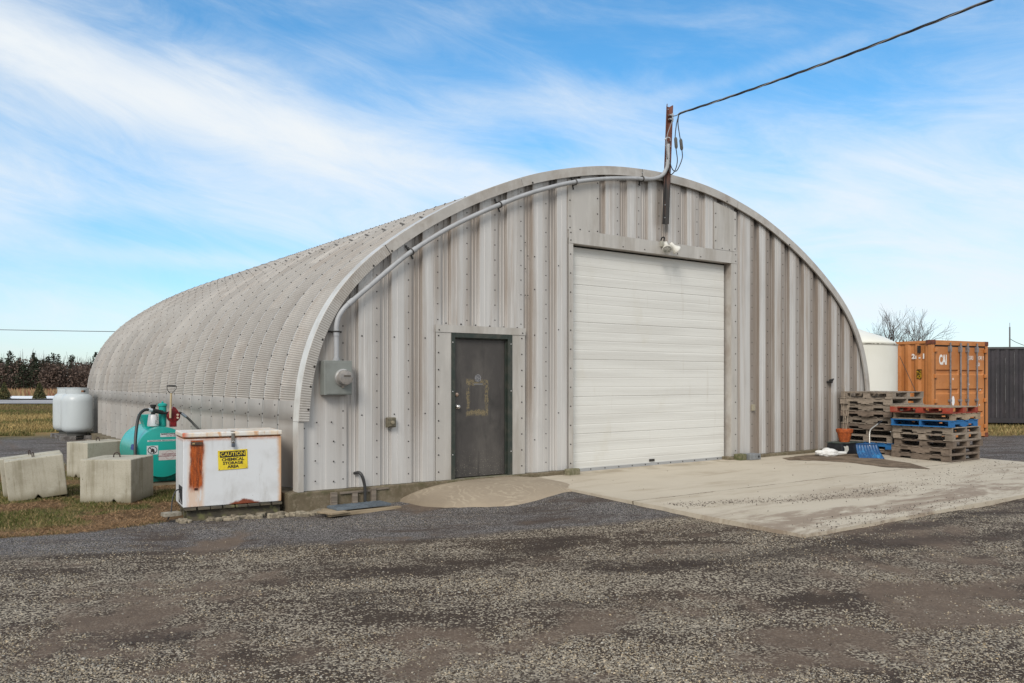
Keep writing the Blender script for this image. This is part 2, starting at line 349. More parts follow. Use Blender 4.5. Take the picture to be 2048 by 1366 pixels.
keep = (RNG.random(N) < pr) & ~slab
px, py, dp = px[keep], py[keep], dep[keep]; n = len(px)
size = (.0034+.0064*RNG.random(n)**2.8 + .005*(RNG.random(n) < .012))*(1-.3*z_['fine'][keep])
tone = np.clip(.45+.30*RNG.standard_normal(n)+.25*(pat[keep]-.5)*2, 0, 1)[:, None]
cols = np.array(sl(60, 53, 46))*(1-tone)+np.array(sl(182, 172, 154))*tone
cols = cols*(1-.10*z_['fine'][keep])[:, None]; cols = cols*(1+.08*RNG.standard_normal((n, 1)))*(1+np.array([.05, 0, -.08])*RNG.standard_normal((n, 1))); cols = np.clip(cols, .02, .9)
stones('gravel_stones', np.stack([px, py, hgt(px, py)+size*.18], 1), size, .55, cols, ms, 'loose grey limestone gravel scattered over the yard')

# ------------------------------------------------------------------ metal materials
def steel(name, base, brown, streak=(5, 5, .25), metal=.25, rough=.5, valley=True, panel=None):
    m, T, B = newmat(name); v = geo_pos(T)
    s1 = T.noise(v, streak, 6, .65); s2 = T.noise(T.mapv(v, loc=(9, 3, 1)), (streak[0]*4, streak[1]*4, streak[2]*2), 5, .6)
    s3 = T.noise(T.mapv(v, loc=(4, 8, 2)), .8, 5, .6)
    bf = T.ramp(s1, .42, .70, 0, .9)
    if valley:
        xx_, yy_, zz_ = T.sep(v); lowc = T.math('MULTIPLY', T.ramp(zz_, .35, 1.5, .25, 1), T.ramp(T.noise(T.mapv(v, loc=(2, 5, 7)), (1.1, 1, .5), 5, .65), .30, .58, .45, 1.)); bf = T.math('MULTIPLY', bf, T.math('MAXIMUM', lowc, T.ramp(xx_, 7.5, 9, 0, .8)))
    c = T.mix(bf, base, brown)
    c = T.mix(T.ramp(s2, .45, .75, 0, .55), c, tuple(x*1.25 for x in base))
    c = T.mix(T.ramp(s3, .5, .8, 0, .45), c, tuple(x*.72 for x in base))
    if valley:
        a = att(T, 'dirt'); c = T.mix(T.math('MULTIPLY', a, T.ramp(s1, .2, .6, .55, 1)), c, tuple(x*.64 for x in brown))
        st = att(T, 'soot'); c = T.mix(T.math('MULTIPLY', st, T.ramp(s2, .3, .6, .55, .95)), c, sl(52, 50, 50))  # darker grey at the tops and right-hand feet of the recesses
    if panel:
        x, y, z = T.sep(v); k = T.math('FLOOR', T.math('DIVIDE', T.math('SUBTRACT', y, .12), .61))
        wn = T.new('ShaderNodeTexWhiteNoise', noise_dimensions='2D'); cb = T.new('ShaderNodeCombineXYZ'); T.put(cb.inputs[0], k)
        T.put(cb.inputs[1], T.math('FLOOR', T.math('ADD', T.math('MULTIPLY', z, .75), T.math('MULTIPLY', k, .37)))); T.put(wn.inputs[0], cb.outputs[0])
        c = T.mix(T.math('MULTIPLY', wn.outputs[0], .6), c, tuple(q*.66 for q in base))
        c = T.mix(T.math('MULTIPLY', T.ramp(z, .9, 1.3, 1, 0), .25), c, tuple(q*1.1 for q in base))
    T.put(B.inputs['Base Color'], c); B.inputs['Metallic'].default_value = metal; B.inputs['Roughness'].default_value = rough
    T.put(B.inputs['Normal'], T.bump(T.math('ADD', s2, T.math('MULTIPLY', T.noise(v, 300, 2, .5), .25)), .12, .004))
    return m
M_wall = steel('weathered_sheet', (.54, .53, .515), (.335, .275, .225))
M_roof = steel('roof_sheet', (.41, .392, .368), (.325, .288, .255), streak=(1.3, 3, 1.3), valley=False, panel=True, metal=.2, rough=.55)
M_trim = steel('trim_sheet', (.45, .43, .40), (.33, .29, .25), streak=(2, 2, 2), valley=False)
M_flat = steel('flat_sheet', (.47, .45, .42), (.37, .34, .30), streak=(2.5, 2.5, .6), valley=False)
M_lip = mat('sunlit_lip', (.62, .61, .58), [(3., .4, .7, (.5, .48, .44))], .45, .2)  # paler than the trim face, its sunlit brightness put into the colour
M_lip2 = mat('seam_lip', (.62, .60, .565), [(3., .4, .7, (.50, .48, .45))], .45, .2)
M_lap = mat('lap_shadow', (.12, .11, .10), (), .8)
M_bolt = mat('bolt', (.035, .032, .03), (), .6, .3)
M_black = mat('black_gap', (.012, .012, .012), (), .8)

# ------------------------------------------------------------------ arch curve (outer edge), scaled metres
K = 1.06
half = [(0,0),(0,.5),(0,.92),(.012,1.18),(.07,1.53),(.165,1.82),(.29,2.12),(.44,2.36),(.72,2.70),(1.0,2.95),(1.32,3.185),(1.66,3.42),(2.05,3.645),(2.45,3.86),(2.8,4.01),(3.22,4.19),(3.63,4.335),(4.1,4.46),(4.75,4.60),(5.3,4.665),(6.09,4.70)]
ctrl = half + [(12.18-x, z) for x, z in half[-2::-1]]
ctrl = np.array(ctrl)*K
def dens_curve(c, step):
    d = np.r_[0, np.cumsum(np.hypot(*np.diff(c, axis=0).T))]; n = int(d[-1]/step); s = np.linspace(0, d[-1], n+1)
    return np.stack([np.interp(s, d, c[:, 0]), np.interp(s, d, c[:, 1])], 1), s
AC, AS = dens_curve(ctrl, .02)
for it in range(420):
    sm = AC.copy(); sm[1:-1] = AC[:-2]*.25+AC[1:-1]*.5+AC[2:]*.25; sm[AC[:, 1] < .9] = AC[AC[:, 1] < .9]; AC = sm
AS = np.r_[0, np.cumsum(np.hypot(*np.diff(AC, axis=0).T))]
def arc(s): return np.interp(s, AS, AC[:, 0]), np.interp(s, AS, AC[:, 1])
def arcn(s):      # outward normal
    x0, z0 = arc(np.asarray(s)-.03); x1, z1 = arc(np.asarray(s)+.03); tx, tz = x1-x0, z1-z0; L = np.hypot(tx, tz)+1e-9; return -tz/L, tx/L
WID = 12.18*K; LEN = 16.0
def arch_z(x, off=0.):
    ss_ = np.linspace(0, AS[-1], 3000); X, Zz = arc(ss_); nxx, nzz = arcn(ss_); X = X-nxx*off; Zz = Zz-nzz*off
    return float(np.interp(x, np.maximum.accumulate(X), Zz))

hut = thing('arched_metal_shed', 'long arched shed of weathered grey corrugated steel with white overhead door', 'shed', (WID/2, 0, 0))
def hpart(mb, name, mats, **k):
    par = k.pop('par', hut); o = mb.build(name, mats, **k); o.parent = par
    p = par; off = Vector()
    while p: off = off + p.location; p = p.parent
    o.matrix_parent_inverse = Matrix.Translation(-hut.location) if par is hut else Matrix.Identity(4)
    return o
# roof shell -----------------------------------------------------------
s_list = [0., .3, .6, .8]
s_list += [.885, .89, 1.02, 1.145]
s = 1.15; half_s = AS[-1]/2; off = [0]*4 + [.0, .006, .006, .006]
cr = .032
while s < half_s+.4:
    a = .0135 if s < 4.75 else .0075
    for fr, o_ in ((0, 0), (.28, -a), (.5, -a), (.78, a*.5)): s_list.append(s+fr*cr); off.append(o_)
    s += cr
while s < AS[-1]: s_list.append(s); off.append(0); s += .12
s_list.append(AS[-1]); off.append(0)
S = np.array(s_list); OFF = np.array(off)
D = .13; pit = .61; prof = []
y = .10
nb = 26
for k in range(nb):
    prof += [(y, -.003), (y+.018, -.003), (y+.020, 0), (y+.05, .0), (y+.16, D), (y+.26, D)]; 
    y += pit
    prof += [(y-.002, 0)]
prof += [(y, 0), (y+.06, 0)]
prof = np.array(prof)
AXx, AXz = arc(S); NXx, NXz = arcn(S)
NXx[S < .85] = -1; NXz[S < .85] = 0; rr = S > AS[-1]-.85; NXx[rr] = 1; NXz[rr] = 0
plainc = np.isin(np.arange(len(prof)) % 7, (0, 1, 2)); plainc[-2:] = True
cut = OFF[:, None]*np.where(plainc, 0., 1.)[None, :]-(prof[None, :, 1]+.02)
VX = AXx[:, None]+NXx[:, None]*cut; VZ = AXz[:, None]+NXz[:, None]*cut; VY = np.broadcast_to(prof[None, :, 0], VX.shape)
nS, nP = VX.shape; idx = np.arange(nS*nP).reshape(nS, nP)
F = np.stack([idx[:-1, :-1], idx[:-1, 1:], idx[1:, 1:], idx[1:, :-1]], -1).reshape(-1, 4)
ro = npmesh('roof_shell', np.stack([VX, VY, VZ], -1).reshape(-1, 3), F, [M_roof, M_lip2]); ro.data.polygons.foreach_set('material_index', np.tile((np.arange(nP-1) % 7 == 0).astype(np.int32), nS-1)); ro.parent = hut; ro.matrix_parent_inverse = Matrix.Translation(-hut.location)
bt = MB()
for k in range(nb+1):
    yy = .10+k*pit+.012; sv_ = .95
    while sv_ < half_s+.3:
        x_, z_b = arc(sv_); a_, b_ = arcn(sv_); bt.bolt((x_-a_*.017, yy, z_b-b_*.017), (a_, 0, b_), .013, .010, 0); sv_ += .205
    for zz in (.16, .38, .6, .82): bt.bolt((.019, yy, zz), (-1, 0, 0), .012, .009, 0)
    bt.bolt((.013, yy+.1, 1.08), (-1, 0, 0), .012, .009, 0); bt.bolt((.013, yy+.1, .93), (-1, 0, 0), .012, .009, 0)
hpart(bt, 'roof_bolts', M_bolt)['kind'] = 'stuff'
# staggered sheet-end overlaps seen as short dark edges on the shell
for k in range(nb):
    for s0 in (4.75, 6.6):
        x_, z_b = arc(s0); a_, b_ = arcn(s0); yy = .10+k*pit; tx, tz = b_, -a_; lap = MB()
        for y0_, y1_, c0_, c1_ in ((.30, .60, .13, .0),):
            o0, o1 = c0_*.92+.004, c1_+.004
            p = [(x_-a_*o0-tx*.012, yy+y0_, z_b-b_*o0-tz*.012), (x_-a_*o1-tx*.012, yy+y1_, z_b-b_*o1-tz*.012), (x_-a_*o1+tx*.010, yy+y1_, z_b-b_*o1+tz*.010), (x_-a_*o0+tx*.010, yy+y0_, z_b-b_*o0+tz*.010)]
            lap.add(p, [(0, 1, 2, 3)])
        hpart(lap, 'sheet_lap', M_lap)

# fascia trim on the front edge ---------------------------------------
def trim(name, s0, s1, wdt, crimp, y0, mats):
    mb = MB(); st = .016 if crimp else .08; n = max(2, int((s1-s0)/st)); vs = []
    for i in range(n+1):
        s = s0+(s1-s0)*i/n; x_, z_b = arc(s); a_, b_ = (arcn(s) if .85 < s < AS[-1]-.85 else ((-1, 0) if s < 3 else (1, 0)))
        cz = .004 if (crimp and i % 2) else 0
        vs += [(x_, .14, z_b), (x_, y0, z_b), (x_-a_*.004, y0-.003-cz, z_b-b_*.004), (x_-a_*wdt, y0-.003-cz, z_b-b_*wdt), (x_-a_*wdt, y0+.03, z_b-b_*wdt)]
    fs = []; mi = []
    for i in range(n):
        for j in range(4): fs.append((5*i+j, 5*(i+1)+j, 5*(i+1)+j+1, 5*i+j+1)); mi.append(1 if j == 0 else 0)
    mb.add(vs, fs); mb.m = mi
    return hpart(mb, name, mats)
sj = [.89, 3.62, 6.2, 8.8, 11.3, AS[-1]-.9]
for i in range(5): trim('fascia', sj[i]+(.004 if i else 0), sj[i+1]-.004, .14, i < 1, -.045 - (.004 if i % 2 else 0), [M_trim, M_lip])
trim('fascia', .0, .885, .075, False, -.03, [M_flat, M_lip]); trim('fascia', AS[-1]-.885, AS[-1], .075, False, -.03, [M_flat, M_lip])
for sv_ in (1.05, 1.35, 1.62, 2.0, 3.3, 3.66, 6.4, 11.0, 13.0):
    x_, z_b = arc(sv_); a_, b_ = arcn(sv_); hpart(MB().bolt((x_-a_*.12, -.05, z_b-b_*.12), (0, -1, 0), .016, .01, 0), 'fascia_bolt', M_bolt)
# front wall -----------------------------------------------------------
bl = [.637, 1.124, 1.604, 2.071, 2.558, 3.049, 3.527, 4.007, 4.49, 5.02, 5.509, 5.996, 6.48, 6.964, 7.442, 7.93, 8.41, 8.98]
while bl[-1] < 12.5: bl.append(bl[-1]+.4725)
pts = [(.02, .03, 0), (.10, .03, .0), (.105, .045, .0), (.40, .045, .0), (.405, .04, .1)]
for i, b in enumerate(bl):
    nx_ = bl[i+1] if i+1 < len(bl) else b+.47
    r = b > 8.5; d = .046 if r else .034; q = 1. if r else .62
    pts += [(b-.055, .022, .85 if r else .45), (b+.045, .022, .85*q), (b+.06, .022+d, 1.*q), (b+.105, .022+d, .95*q), (b+.115, .012+d, .7*q), (b+.125, .022+d, 1.*q), (b+.165, .022+d, .9*q), (b+.175, .014+d, .7*q), (b+.196, .022+d, 1.*q), (b+.214, .0225, .95*q), (b+.218, .02, .02), (b+.30, .02, .0), (b+.306, .016, .0), (b+.312, .02, .05), (nx_-.075, .02, .05), (nx_-.065, .026, .4)]
pts = [p for p in pts if p[0] < WID-.25] + [(WID-.24, .04, .0), (WID-.02, .03, .0)]
brk = [2.021, 3.58, 4.438, 8.5]
xs = np.array([p[0] for p in pts]); ys = np.array([p[1] for p in pts]); ds = np.array([p[2] for p in pts])
allx = sorted(set(list(xs)+brk+[b+1e-4 for b in brk]+list(np.arange(.03, .9, .035))+list(np.arange(WID-.9, WID-.03, .035))+list(np.arange(.9, WID-.9, .13))))
wm = MB(); dirtv = []; end_darkv = []
def zbot(x):
    if 2.021 < x < 3.58: return 2.135
    if 4.438 < x < 8.5: return 3.66
    return 0.
for x0, x1 in zip(allx[:-1], allx[1:]):
    if x1-x0 < 2e-4: continue
    xm = (x0+x1)/2; zb = zbot(xm); y0 = np.interp(x0, xs, ys); y1 = np.interp(x1, xs, ys); d0 = np.interp(x0, xs, ds); d1 = np.interp(x1, xs, ds)
    t0 = max(arch_z(x0, .045), zb+.05); t1 = max(arch_z(x1, .045), zb+.05)
    n = 7; vs = []; rec = np.interp(xm, xs, ys) > .05
    for i in range(n+1):
        f = [0, .03, .10, .28, .8, .9, .97, 1.][i]
        vs += [(x0, y0, zb+(t0-zb)*f), (x1, y1, zb+(t1-zb)*f)]
        sb = (.75 if (i <= 2 and x0 > 9.8) else 0) if zb == 0 else 0
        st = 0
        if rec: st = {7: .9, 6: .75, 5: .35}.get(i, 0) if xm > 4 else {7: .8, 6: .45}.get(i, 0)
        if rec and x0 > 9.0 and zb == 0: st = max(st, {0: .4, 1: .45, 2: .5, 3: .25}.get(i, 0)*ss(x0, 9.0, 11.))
        lowclean = {0: .25, 1: .3, 2: .4, 3: .8}.get(i, 1.) if x0 < 4.4 else 1.
        dirtv += [d0*lowclean, d1*lowclean]; end_darkv += [float(st)]*2
    wm.add(vs, [(2*i, 2*i+1, 2*i+3, 2*i+2) for i in range(n)])
nv = len(wm.v)
for b in bl:
    zz = max(zbot(b), 0)+.12+random.random()*.05; top = arch_z(b, .16)
    while zz < top:
        wm.bolt((b-.005, .022, zz), (0, -1, 0), .0098, .007); zz += .222
for x_, z_b in [(.25, .12), (.25, .38), (.5, .1), (.5, .36), (.28, .6), (.5, .62), (.47, .87), (.27, .87), (.1, .2), (.1, .55), (.1, .8), (.9, .95), (1.38, .95), (1.86, .95), (.9, 2.0), (1.38, 2.0), (1.86, 2.0), (.55, 1.9), (.55, 2.1), (3.78, .5), (3.78, 1.3), (3.78, 2.1), (3.78, 2.8), (3.78, 3.3), (3.6, 3.5), (3.6, 3.1), (3.65, 3.3), (3.65, 2.7), (3.6, 2.7), (4.25, .9), (4.25, 2.2), (4.25, 3.2)]: wm.bolt((x_, .018, z_b), (0, -1, 0), .011, .008)
for x_, z_b in [(2.2, 2.22), (2.45, 2.215), (2.7, 2.21), (2.95, 2.205), (3.2, 2.2), (3.45, 2.2)]: wm.bolt((x_, .018, z_b), (0, -1, 0), .013, .009)
wo_ = hpart(wm, 'front_wall', [M_wall, M_bolt])
for k_, d_ in (('dirt', dirtv), ('soot', end_darkv)):
    a = wo_.data.attributes.new(k_, 'FLOAT', 'POINT'); a.data.foreach_set('value', np.r_[np.array(d_, np.float32), np.zeros(len(wm.v)-nv, np.float32)])
# end closers: rear wall and an added black plate shutting out sky, dark like the unlit interior
rw = MB(); n = 60; poly = [(float(arc(AS[-1]*i/n)[0]), float(arc(AS[-1]*i/n)[1])) for i in range(n+1)]
poly = [(x+(.05 if x < WID/2 else -.05), z-.06 if z > .1 else z) for x, z in poly]
rw.prism(poly, LEN-.04, LEN-.02); hpart(rw, 'rear_wall', M_flat)
ib = MB(); ib.prism([(x, z) for x, z in poly if z > .02]+[(WID-.06, .02), (.06, .02)], .20, .21); hpart(ib, 'dark_closing_plate', M_black)
# flat patches, headers, door trims -------------------------------------
def flat(name, x0, x1, z0, z1, y=.012, th=.012, top=None, bolts=(), m=M_flat):
    mb = MB()
    if top is None: mb.box(x0, x1, y-th, y, z0, z1)
    else: mb.prism([(x0, z0), (x1, z0)]+[(x_, arch_z(x_, top)) for x_ in np.linspace(x1, x0, 7)], y-th, y)
    for bx_, bz_ in bolts: mb.bolt((bx_, y-th, bz_), (0, -1, 0), .012, .009)
    return hpart(mb, name, [m, M_bolt])
flat('patch_panel', 4.43, 5.09, 3.785, 0, y=.016, top=.17, bolts=[(4.47, z) for z in (3.82, 4.0, 4.25, 4.5)]+[(5.05, z) for z in (3.82, 4.1, 4.35, 4.6)]+[(4.68, 3.81), (4.87, 3.8)])
flat('patch_panel', 7.88, 8.5, 3.80, 0, y=.016, top=.20, bolts=[(7.92, z) for z in (3.95, 4.2, 4.45)]+[(8.46, z) for z in (3.85, 4.1, 4.4)]+[(8.1, 3.83), (8.3, 3.82)])
flat('door_header', 4.438, 8.505, 3.575, 3.79, y=.004, th=.016, bolts=[(4.475, 3.62), (4.475, 3.74), (5.6, 3.62), (6.1, 3.62), (6.9, 3.62), (7.5, 3.62), (8.46, 3.62), (8.46, 3.74)])
flat('door_header', 2.015, 3.585, 2.09, 2.195, y=.006, th=.018, bolts=[(2.07, 2.12), (3.53, 2.12)])
flat('door_side_trim', 2.021, 2.272, 0, 2.089, y=.010, bolts=[(2.065, z) for z in np.arange(.12, 2.05, .24)])
flat('door_side_trim', 3.341, 3.58, 0, 2.089, y=.010, bolts=[(3.52, z) for z in np.arange(.12, 2.05, .24)])
flat('opening_trim', 4.438, 4.53, .0, 3.574, y=.006, bolts=[(4.475, z) for z in np.arange(.1, 3.5, .3)])
flat('opening_trim', 8.345, 8.505, .0, 3.574, y=.006, bolts=[(8.46, z) for z in np.arange(.1, 3.5, .3)])
jb = MB(); jb.box(8.345, 8.36, .006, .16, -.06, 3.574); jb.box(4.515, 4.53, .008, .16, -.06, 3.574); jb.box(4.53, 8.345, -.010, .16, 3.574, 3.585)
hpart(jb, 'opening_jamb', M_trim)
# overhead door ----------------------------------------------------------
M_gar = mat('door_white', (.64, .64, .61), [((.25, .5, 7), .42, .62, (.55, .545, .515), .7), ((1.5, 1.5, .8), .55, .75, (.55, .53, .46), .5), ((6, 6, .6), .6, .72, (.45, .42, .36), .35)], .5, world=True, bump=(220, .08, .002))
gd = MB(); x0, x1 = 4.50, 8.305; zt = 3.60; zb = -.058; hsec = (3.548-zb)/6
for k in range(6):
    z0 = zb+k*hsec; q = hsec/4; pr = []
    for j in range(4): a = z0+j*q; pr += [(a+.004, .1435), (a+.010, .141), (a+q*.5-.006, .141), (a+q*.5, .1422), (a+q*.5+.006, .141), (a+q-.010, .141), (a+q-.004, .1432)]
    pr[0] = (z0+.001, .1455); pr[-1] = (z0+hsec-.001, .1455)
    vs = []
    for z_1, y_1 in pr: vs += [(x0, y_1-.008, z_1), (x1, y_1-.008, z_1)]
    gd.add(vs, [(2*i, 2*i+1, 2*i+3, 2*i+2) for i in range(len(pr)-1)])
god = hpart(gd, 'overhead_door', M_gar)
bk = MB(); bk.box(4.45, 8.4, .165, .175, -.1, 3.7); hpart(bk, 'dark_gap_sheet', M_black)  # added black sheet standing in for the unlit gap round the door
gs = MB(); gs.box(4.53, 8.30, .124, .150, -.062, -.012)
for i in range(12): gs.bolt((4.7+i*.31, .124, -.035), (0, -1, 0), .012, .008)
gs.box(6.35, 6.47, .118, .132, .01, .05, 1)
o = hpart(gs, 'bottom_rail', [mat('rail_alu', (.42, .43, .44), (), .4, .5), M_bolt])
# personnel door -----------------------------------------------------------
M_green = mat('frame_green', (.022, .032, .026), [(8, .4, .7, (.05, .05, .04))], .5)
def door_extra(T, v, c):
    x, y, z = T.sep(v)
    n = T.noise(v, 60, 4, .7); low = T.ramp(z, .55, .05); c = T.mix(T.math('MULTIPLY', T.ramp(n, .6, .68), low), c, (.30, .28, .22))
    # glue left where a framed notice used to be
    ax = T.math('ABSOLUTE', T.math('SUBTRACT', x, 2.757)); az_ = T.math('ABSOLUTE', T.math('SUBTRACT', z, 1.16))
    edge = T.math('ADD', T.math('MAXIMUM', T.math('DIVIDE', ax, .17), T.math('DIVIDE', az_, .235)), T.math('MULTIPLY', T.math('SUBTRACT', T.noise(v, 13, 5, .7), .5), .55))
    ring = T.math('MULTIPLY', T.ramp(edge, .74, .84), T.ramp(edge, 1.02, 1.18, 1, 0))
    nn = T.noise(v, 28, 6, .75); c = T.mix(T.math('MULTIPLY', ring, T.ramp(nn, .43, .53)), c, T.mix(T.ramp(T.noise(v, 90, 4, .8), .4, .6), (.09, .075, .04), (.24, .19, .11)))
    sc = T.ramp(T.noise(T.mapv(v, rot=(0, .35, 0)), (70, 10, 6), 4, .6), .68, .74, 0, .5); c = T.mix(sc, c, (.13, .12, .11)); rn = T.ramp(T.noise(T.mapv(v, loc=(3, 0, 0)), (16, 4, 1.2), 5, .7), .55, .72, 0, .6); return T.mix(rn, c, (.024, .021, .02))
M_door = mat('door_dark', (.052, .047, .044), [((3, 3, 1.2), .42, .7, (.085, .077, .07)), (2., .5, .75, (.028, .026, .024))], .55, world=True, bump=(120, .15, .003), extra=door_extra)
fr = MB()
fr.box(2.272, 2.335, -.012, .10, -.01, 2.085); fr.box(3.262, 3.341, -.012, .10, -.01, 2.085); fr.box(2.335, 3.262, -.012, .10, 2.02, 2.085)
fr.box(3.245, 3.262, .03, .10, 0, 2.02); fr.box(2.335, 3.262, .03, .10, 2.005, 2.02)
for z in (.35, 1.25, 1.95): fr.bolt((2.295, -.012, z), (0, -1, 0), .010, .006); fr.bolt((3.315, -.012, z), (0, -1, 0), .010, .006)
hpart(fr, 'door_frame', [M_green, mat('screw', (.6, .6, .6), (), .4, .5)], bevel=.004)
lf = MB(); lf.box(2.338, 3.243, .055, .095, .012, 2.003); leaf = hpart(lf, 'entry_door', M_door, bevel=.003)
def sub(mb, name, m, par, **k):
    o = mb.build(name, m, **k); o.parent = par; o.matrix_parent_inverse = Matrix.Translation((0, 0, 0)); return o
M_chrome = mat('chrome', (.62, .60, .58), (), .25, .9)
RX = Matrix.Rotation(R(90), 4, 'X')
kn = MB(); kn.lathe([(.034, 0), (.034, .006), (.014, .01), (.014, .03), (.027, .038), (.031, .05), (.027, .062), (.01, .066)], (2.40, .055, 1.03), 16, RX); sub(kn, 'door_knob', M_chrome, leaf, smooth=True)
kn = MB(); kn.lathe([(.030, 0), (.030, .008), (.024, .014), (.02, .016), (.008, .02)], (2.40, .055, 1.205), 16, RX); sub(kn, 'deadbolt', mat('brass', (.45, .33, .26), (), .35, .8), leaf, smooth=True)
kn = MB(); kn.lathe([(.056, 0), (.056, .002), (.05, .003)], (2.765, .0549, 1.44), 24, RX); sub(kn, 'round_sticker', mat('sticker_grey', (.22, .22, .23), [(60, .45, .55, (.07, .07, .075))], .6, world=True), leaf)
kn = MB(); kn.box(2.69, 2.85, .0525, .0547, 1.345, 1.362); sub(kn, 'label_strip', mat('label_grey', (.16, .16, .165), (), .6), leaf)
si = MB(); si.box(2.25, 3.36, -.04, .1, -.04, .0); hpart(si, 'door_sill', mat('sill', (.2, .18, .14), [(12, .4, .6, (.12, .12, .06))], .9, world=True))
# foundation ---------------------------------------------------------------
def moss(T, v, c):
    n = T.noise(v, 9, 6, .7); x, y, z = T.sep(v)
    return T.mix(T.math('MULTIPLY', T.math('MULTIPLY', T.ramp(n, .42, .7), .8), T.ramp(z, -.16, -.01, .3, 1)), c, (.075, .072, .032))
M_found = mat('old_concrete', (.20, .165, .115), [(2, .36, .6, (.12, .095, .06)), (30, .5, .75, (.27, .23, .17), .6)], .95, bump=(40, .6, .01), world=True, extra=moss)
fd = MB(); fd.box(-.13, 4.53, -.05, .2, -.45, -.004); fd.box(8.24, 12.98, -.05, .2, -.45, -.004); fd.box(-.132, .2, .2, 16.05, -.45, -.005); fd.box(12.7, 12.982, .2, 16.05, -.45, -.005); fd.box(.2, 12.7, 15.8, 16.05, -.45, -.006)
fd.box(4.53, 8.24, .1, .2, -.45, -.075)
hpart(fd, 'foundation', M_found, bevel=.012)

# ------------------------------------------------------------------ concrete apron
def slabz(y): return -.062 + .0185*np.minimum(y, 0.)
m, T, B = newmat('apron_concrete'); v = geo_pos(T); x, y, z = T.sep(v)
c = T.mix(T.noise(v, 1.1, 6, .65), sl(174, 164, 147), sl(192, 183, 167)); c = T.mix(T.ramp(T.noise(v, (.6, 3.2, 1), 6, .7, .6), .5, .72, 0, .55), c, sl(150, 136, 116))
c = T.mix(T.ramp(T.noise(v, 55, 4, .8), .55, .8, 0, .5), c, sl(140, 128, 112))
wear = T.math('MULTIPLY', T.ramp(y, -2.4, -4.6, 0, 1), T.ramp(T.noise(v, (.55, 1.9, 1), 7, .75, .5), .47, .60)); c = T.mix(T.math('MULTIPLY', wear, .7), c, sl(116, 97, 82))
edge = T.math('MULTIPLY', T.ramp(T.math('ADD', x, T.math('MULTIPLY', T.noise(v, 3, 4), .5)), 3.9, 3.4, 0, 1), .35); c = T.mix(edge, c, sl(140, 126, 104))
crk = T.math('ABSOLUTE', T.math('ADD', T.math('ADD', y, 2.5), T.math('MULTIPLY', T.math('SUBTRACT', T.noise(v, 2.2, 5, .7), .5), .12)))
c = T.mix(T.math('MULTIPLY', T.ramp(crk, .016, .004, 0, 1), T.ramp(T.noise(v, 1.3, 3), .35, .5, .25, 1)), c, sl(90, 80, 66))
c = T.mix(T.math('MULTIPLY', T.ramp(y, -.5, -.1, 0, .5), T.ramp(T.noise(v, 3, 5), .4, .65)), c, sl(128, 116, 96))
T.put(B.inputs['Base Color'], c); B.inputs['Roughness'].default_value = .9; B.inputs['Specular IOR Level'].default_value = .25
T.put(B.inputs['Normal'], T.bump(T.noise(v, 60, 6, .75), .35, .006)); M_apron = m
xs_ = np.linspace(3.42, 12.93, 120); ys_ = np.linspace(.14, -4.95, 66); jit = lambda a: (fbm(a, a*0, 1.7, 3)-.5)
mb = MB(); vs = []
for yy in ys_:
    for xx in xs_:
        ex = xx + (jit(yy*2)*.05 if xx in (xs_[0], xs_[-1]) else 0); ey = yy+(float(jit(xx*2))*.05 if yy == ys_[-1] else 0)
        if yy > .09 and not 4.5 < xx < 8.3: ey = -.045
        vs.append((ex, min(ey, .14), float(slabz(yy))+float(fbm(xx, yy, .8, 1, 3)-.5)*.012))
nX, nY = len(xs_), len(ys_); fs = [(j*nX+i, j*nX+i+1, (j+1)*nX+i+1, (j+1)*nX+i) for j in range(nY-1) for i in range(nX-1)]
o_ = len(vs); ring = [(nY-1)*nX+i for i in range(nX)]; left = [j*nX for j in range(nY)]; right = [j*nX+nX-1 for j in range(nY)]
for r_ in (ring, left, right):
    b0 = len(vs); vs += [(vs[i][0], vs[i][1], vs[i][2]-.3) for i in r_]; fs += [(r_[k], r_[k+1], b0+k+1, b0+k) for k in range(len(r_)-1)]
mb.add(vs, fs); struct(mb.build('concrete_apron', M_apron, smooth=False))
# mound of poured concrete ramped up to the entry door
m, T, B = newmat('ramp_concrete'); v = geo_pos(T)
arcs = T.voro(T.mapv(v, (1, 1, 0)), .9); sw = T.new('ShaderNodeTexWave', wave_type='RINGS', rings_direction='Z'); T.put(sw.inputs[0], T.mapv(v, loc=(-2.6, .9, 0))); sw.inputs['Scale'].default_value = 3.0; sw.inputs['Distortion'].default_value = 14; sw.inputs['Detail'].default_value = 6; sw.inputs['Detail Scale'].default_value = 1.6
c = T.mix(T.noise(v, 1.8, 6, .7), sl(130, 117, 100), sl(160, 147, 128)); c = T.mix(T.math('MULTIPLY', T.ramp(sw.outputs[0], .6, .9), T.ramp(T.noise(v, 2, 4), .42, .6, 0, .4)), c, sl(180, 167, 146))
x, y, z = T.sep(v); c = T.mix(T.ramp(x, 1.9, 1.35, 0, .6), c, sl(104, 92, 76))
T.put(B.inputs['Base Color'], c); B.inputs['Roughness'].default_value = .85
T.put(B.inputs['Normal'], T.bump(T.math('ADD', T.math('MULTIPLY', sw.outputs[0], .35), T.noise(v, 50, 5, .7)), .3, .01))
vs = []; NA, NR = 60, 26
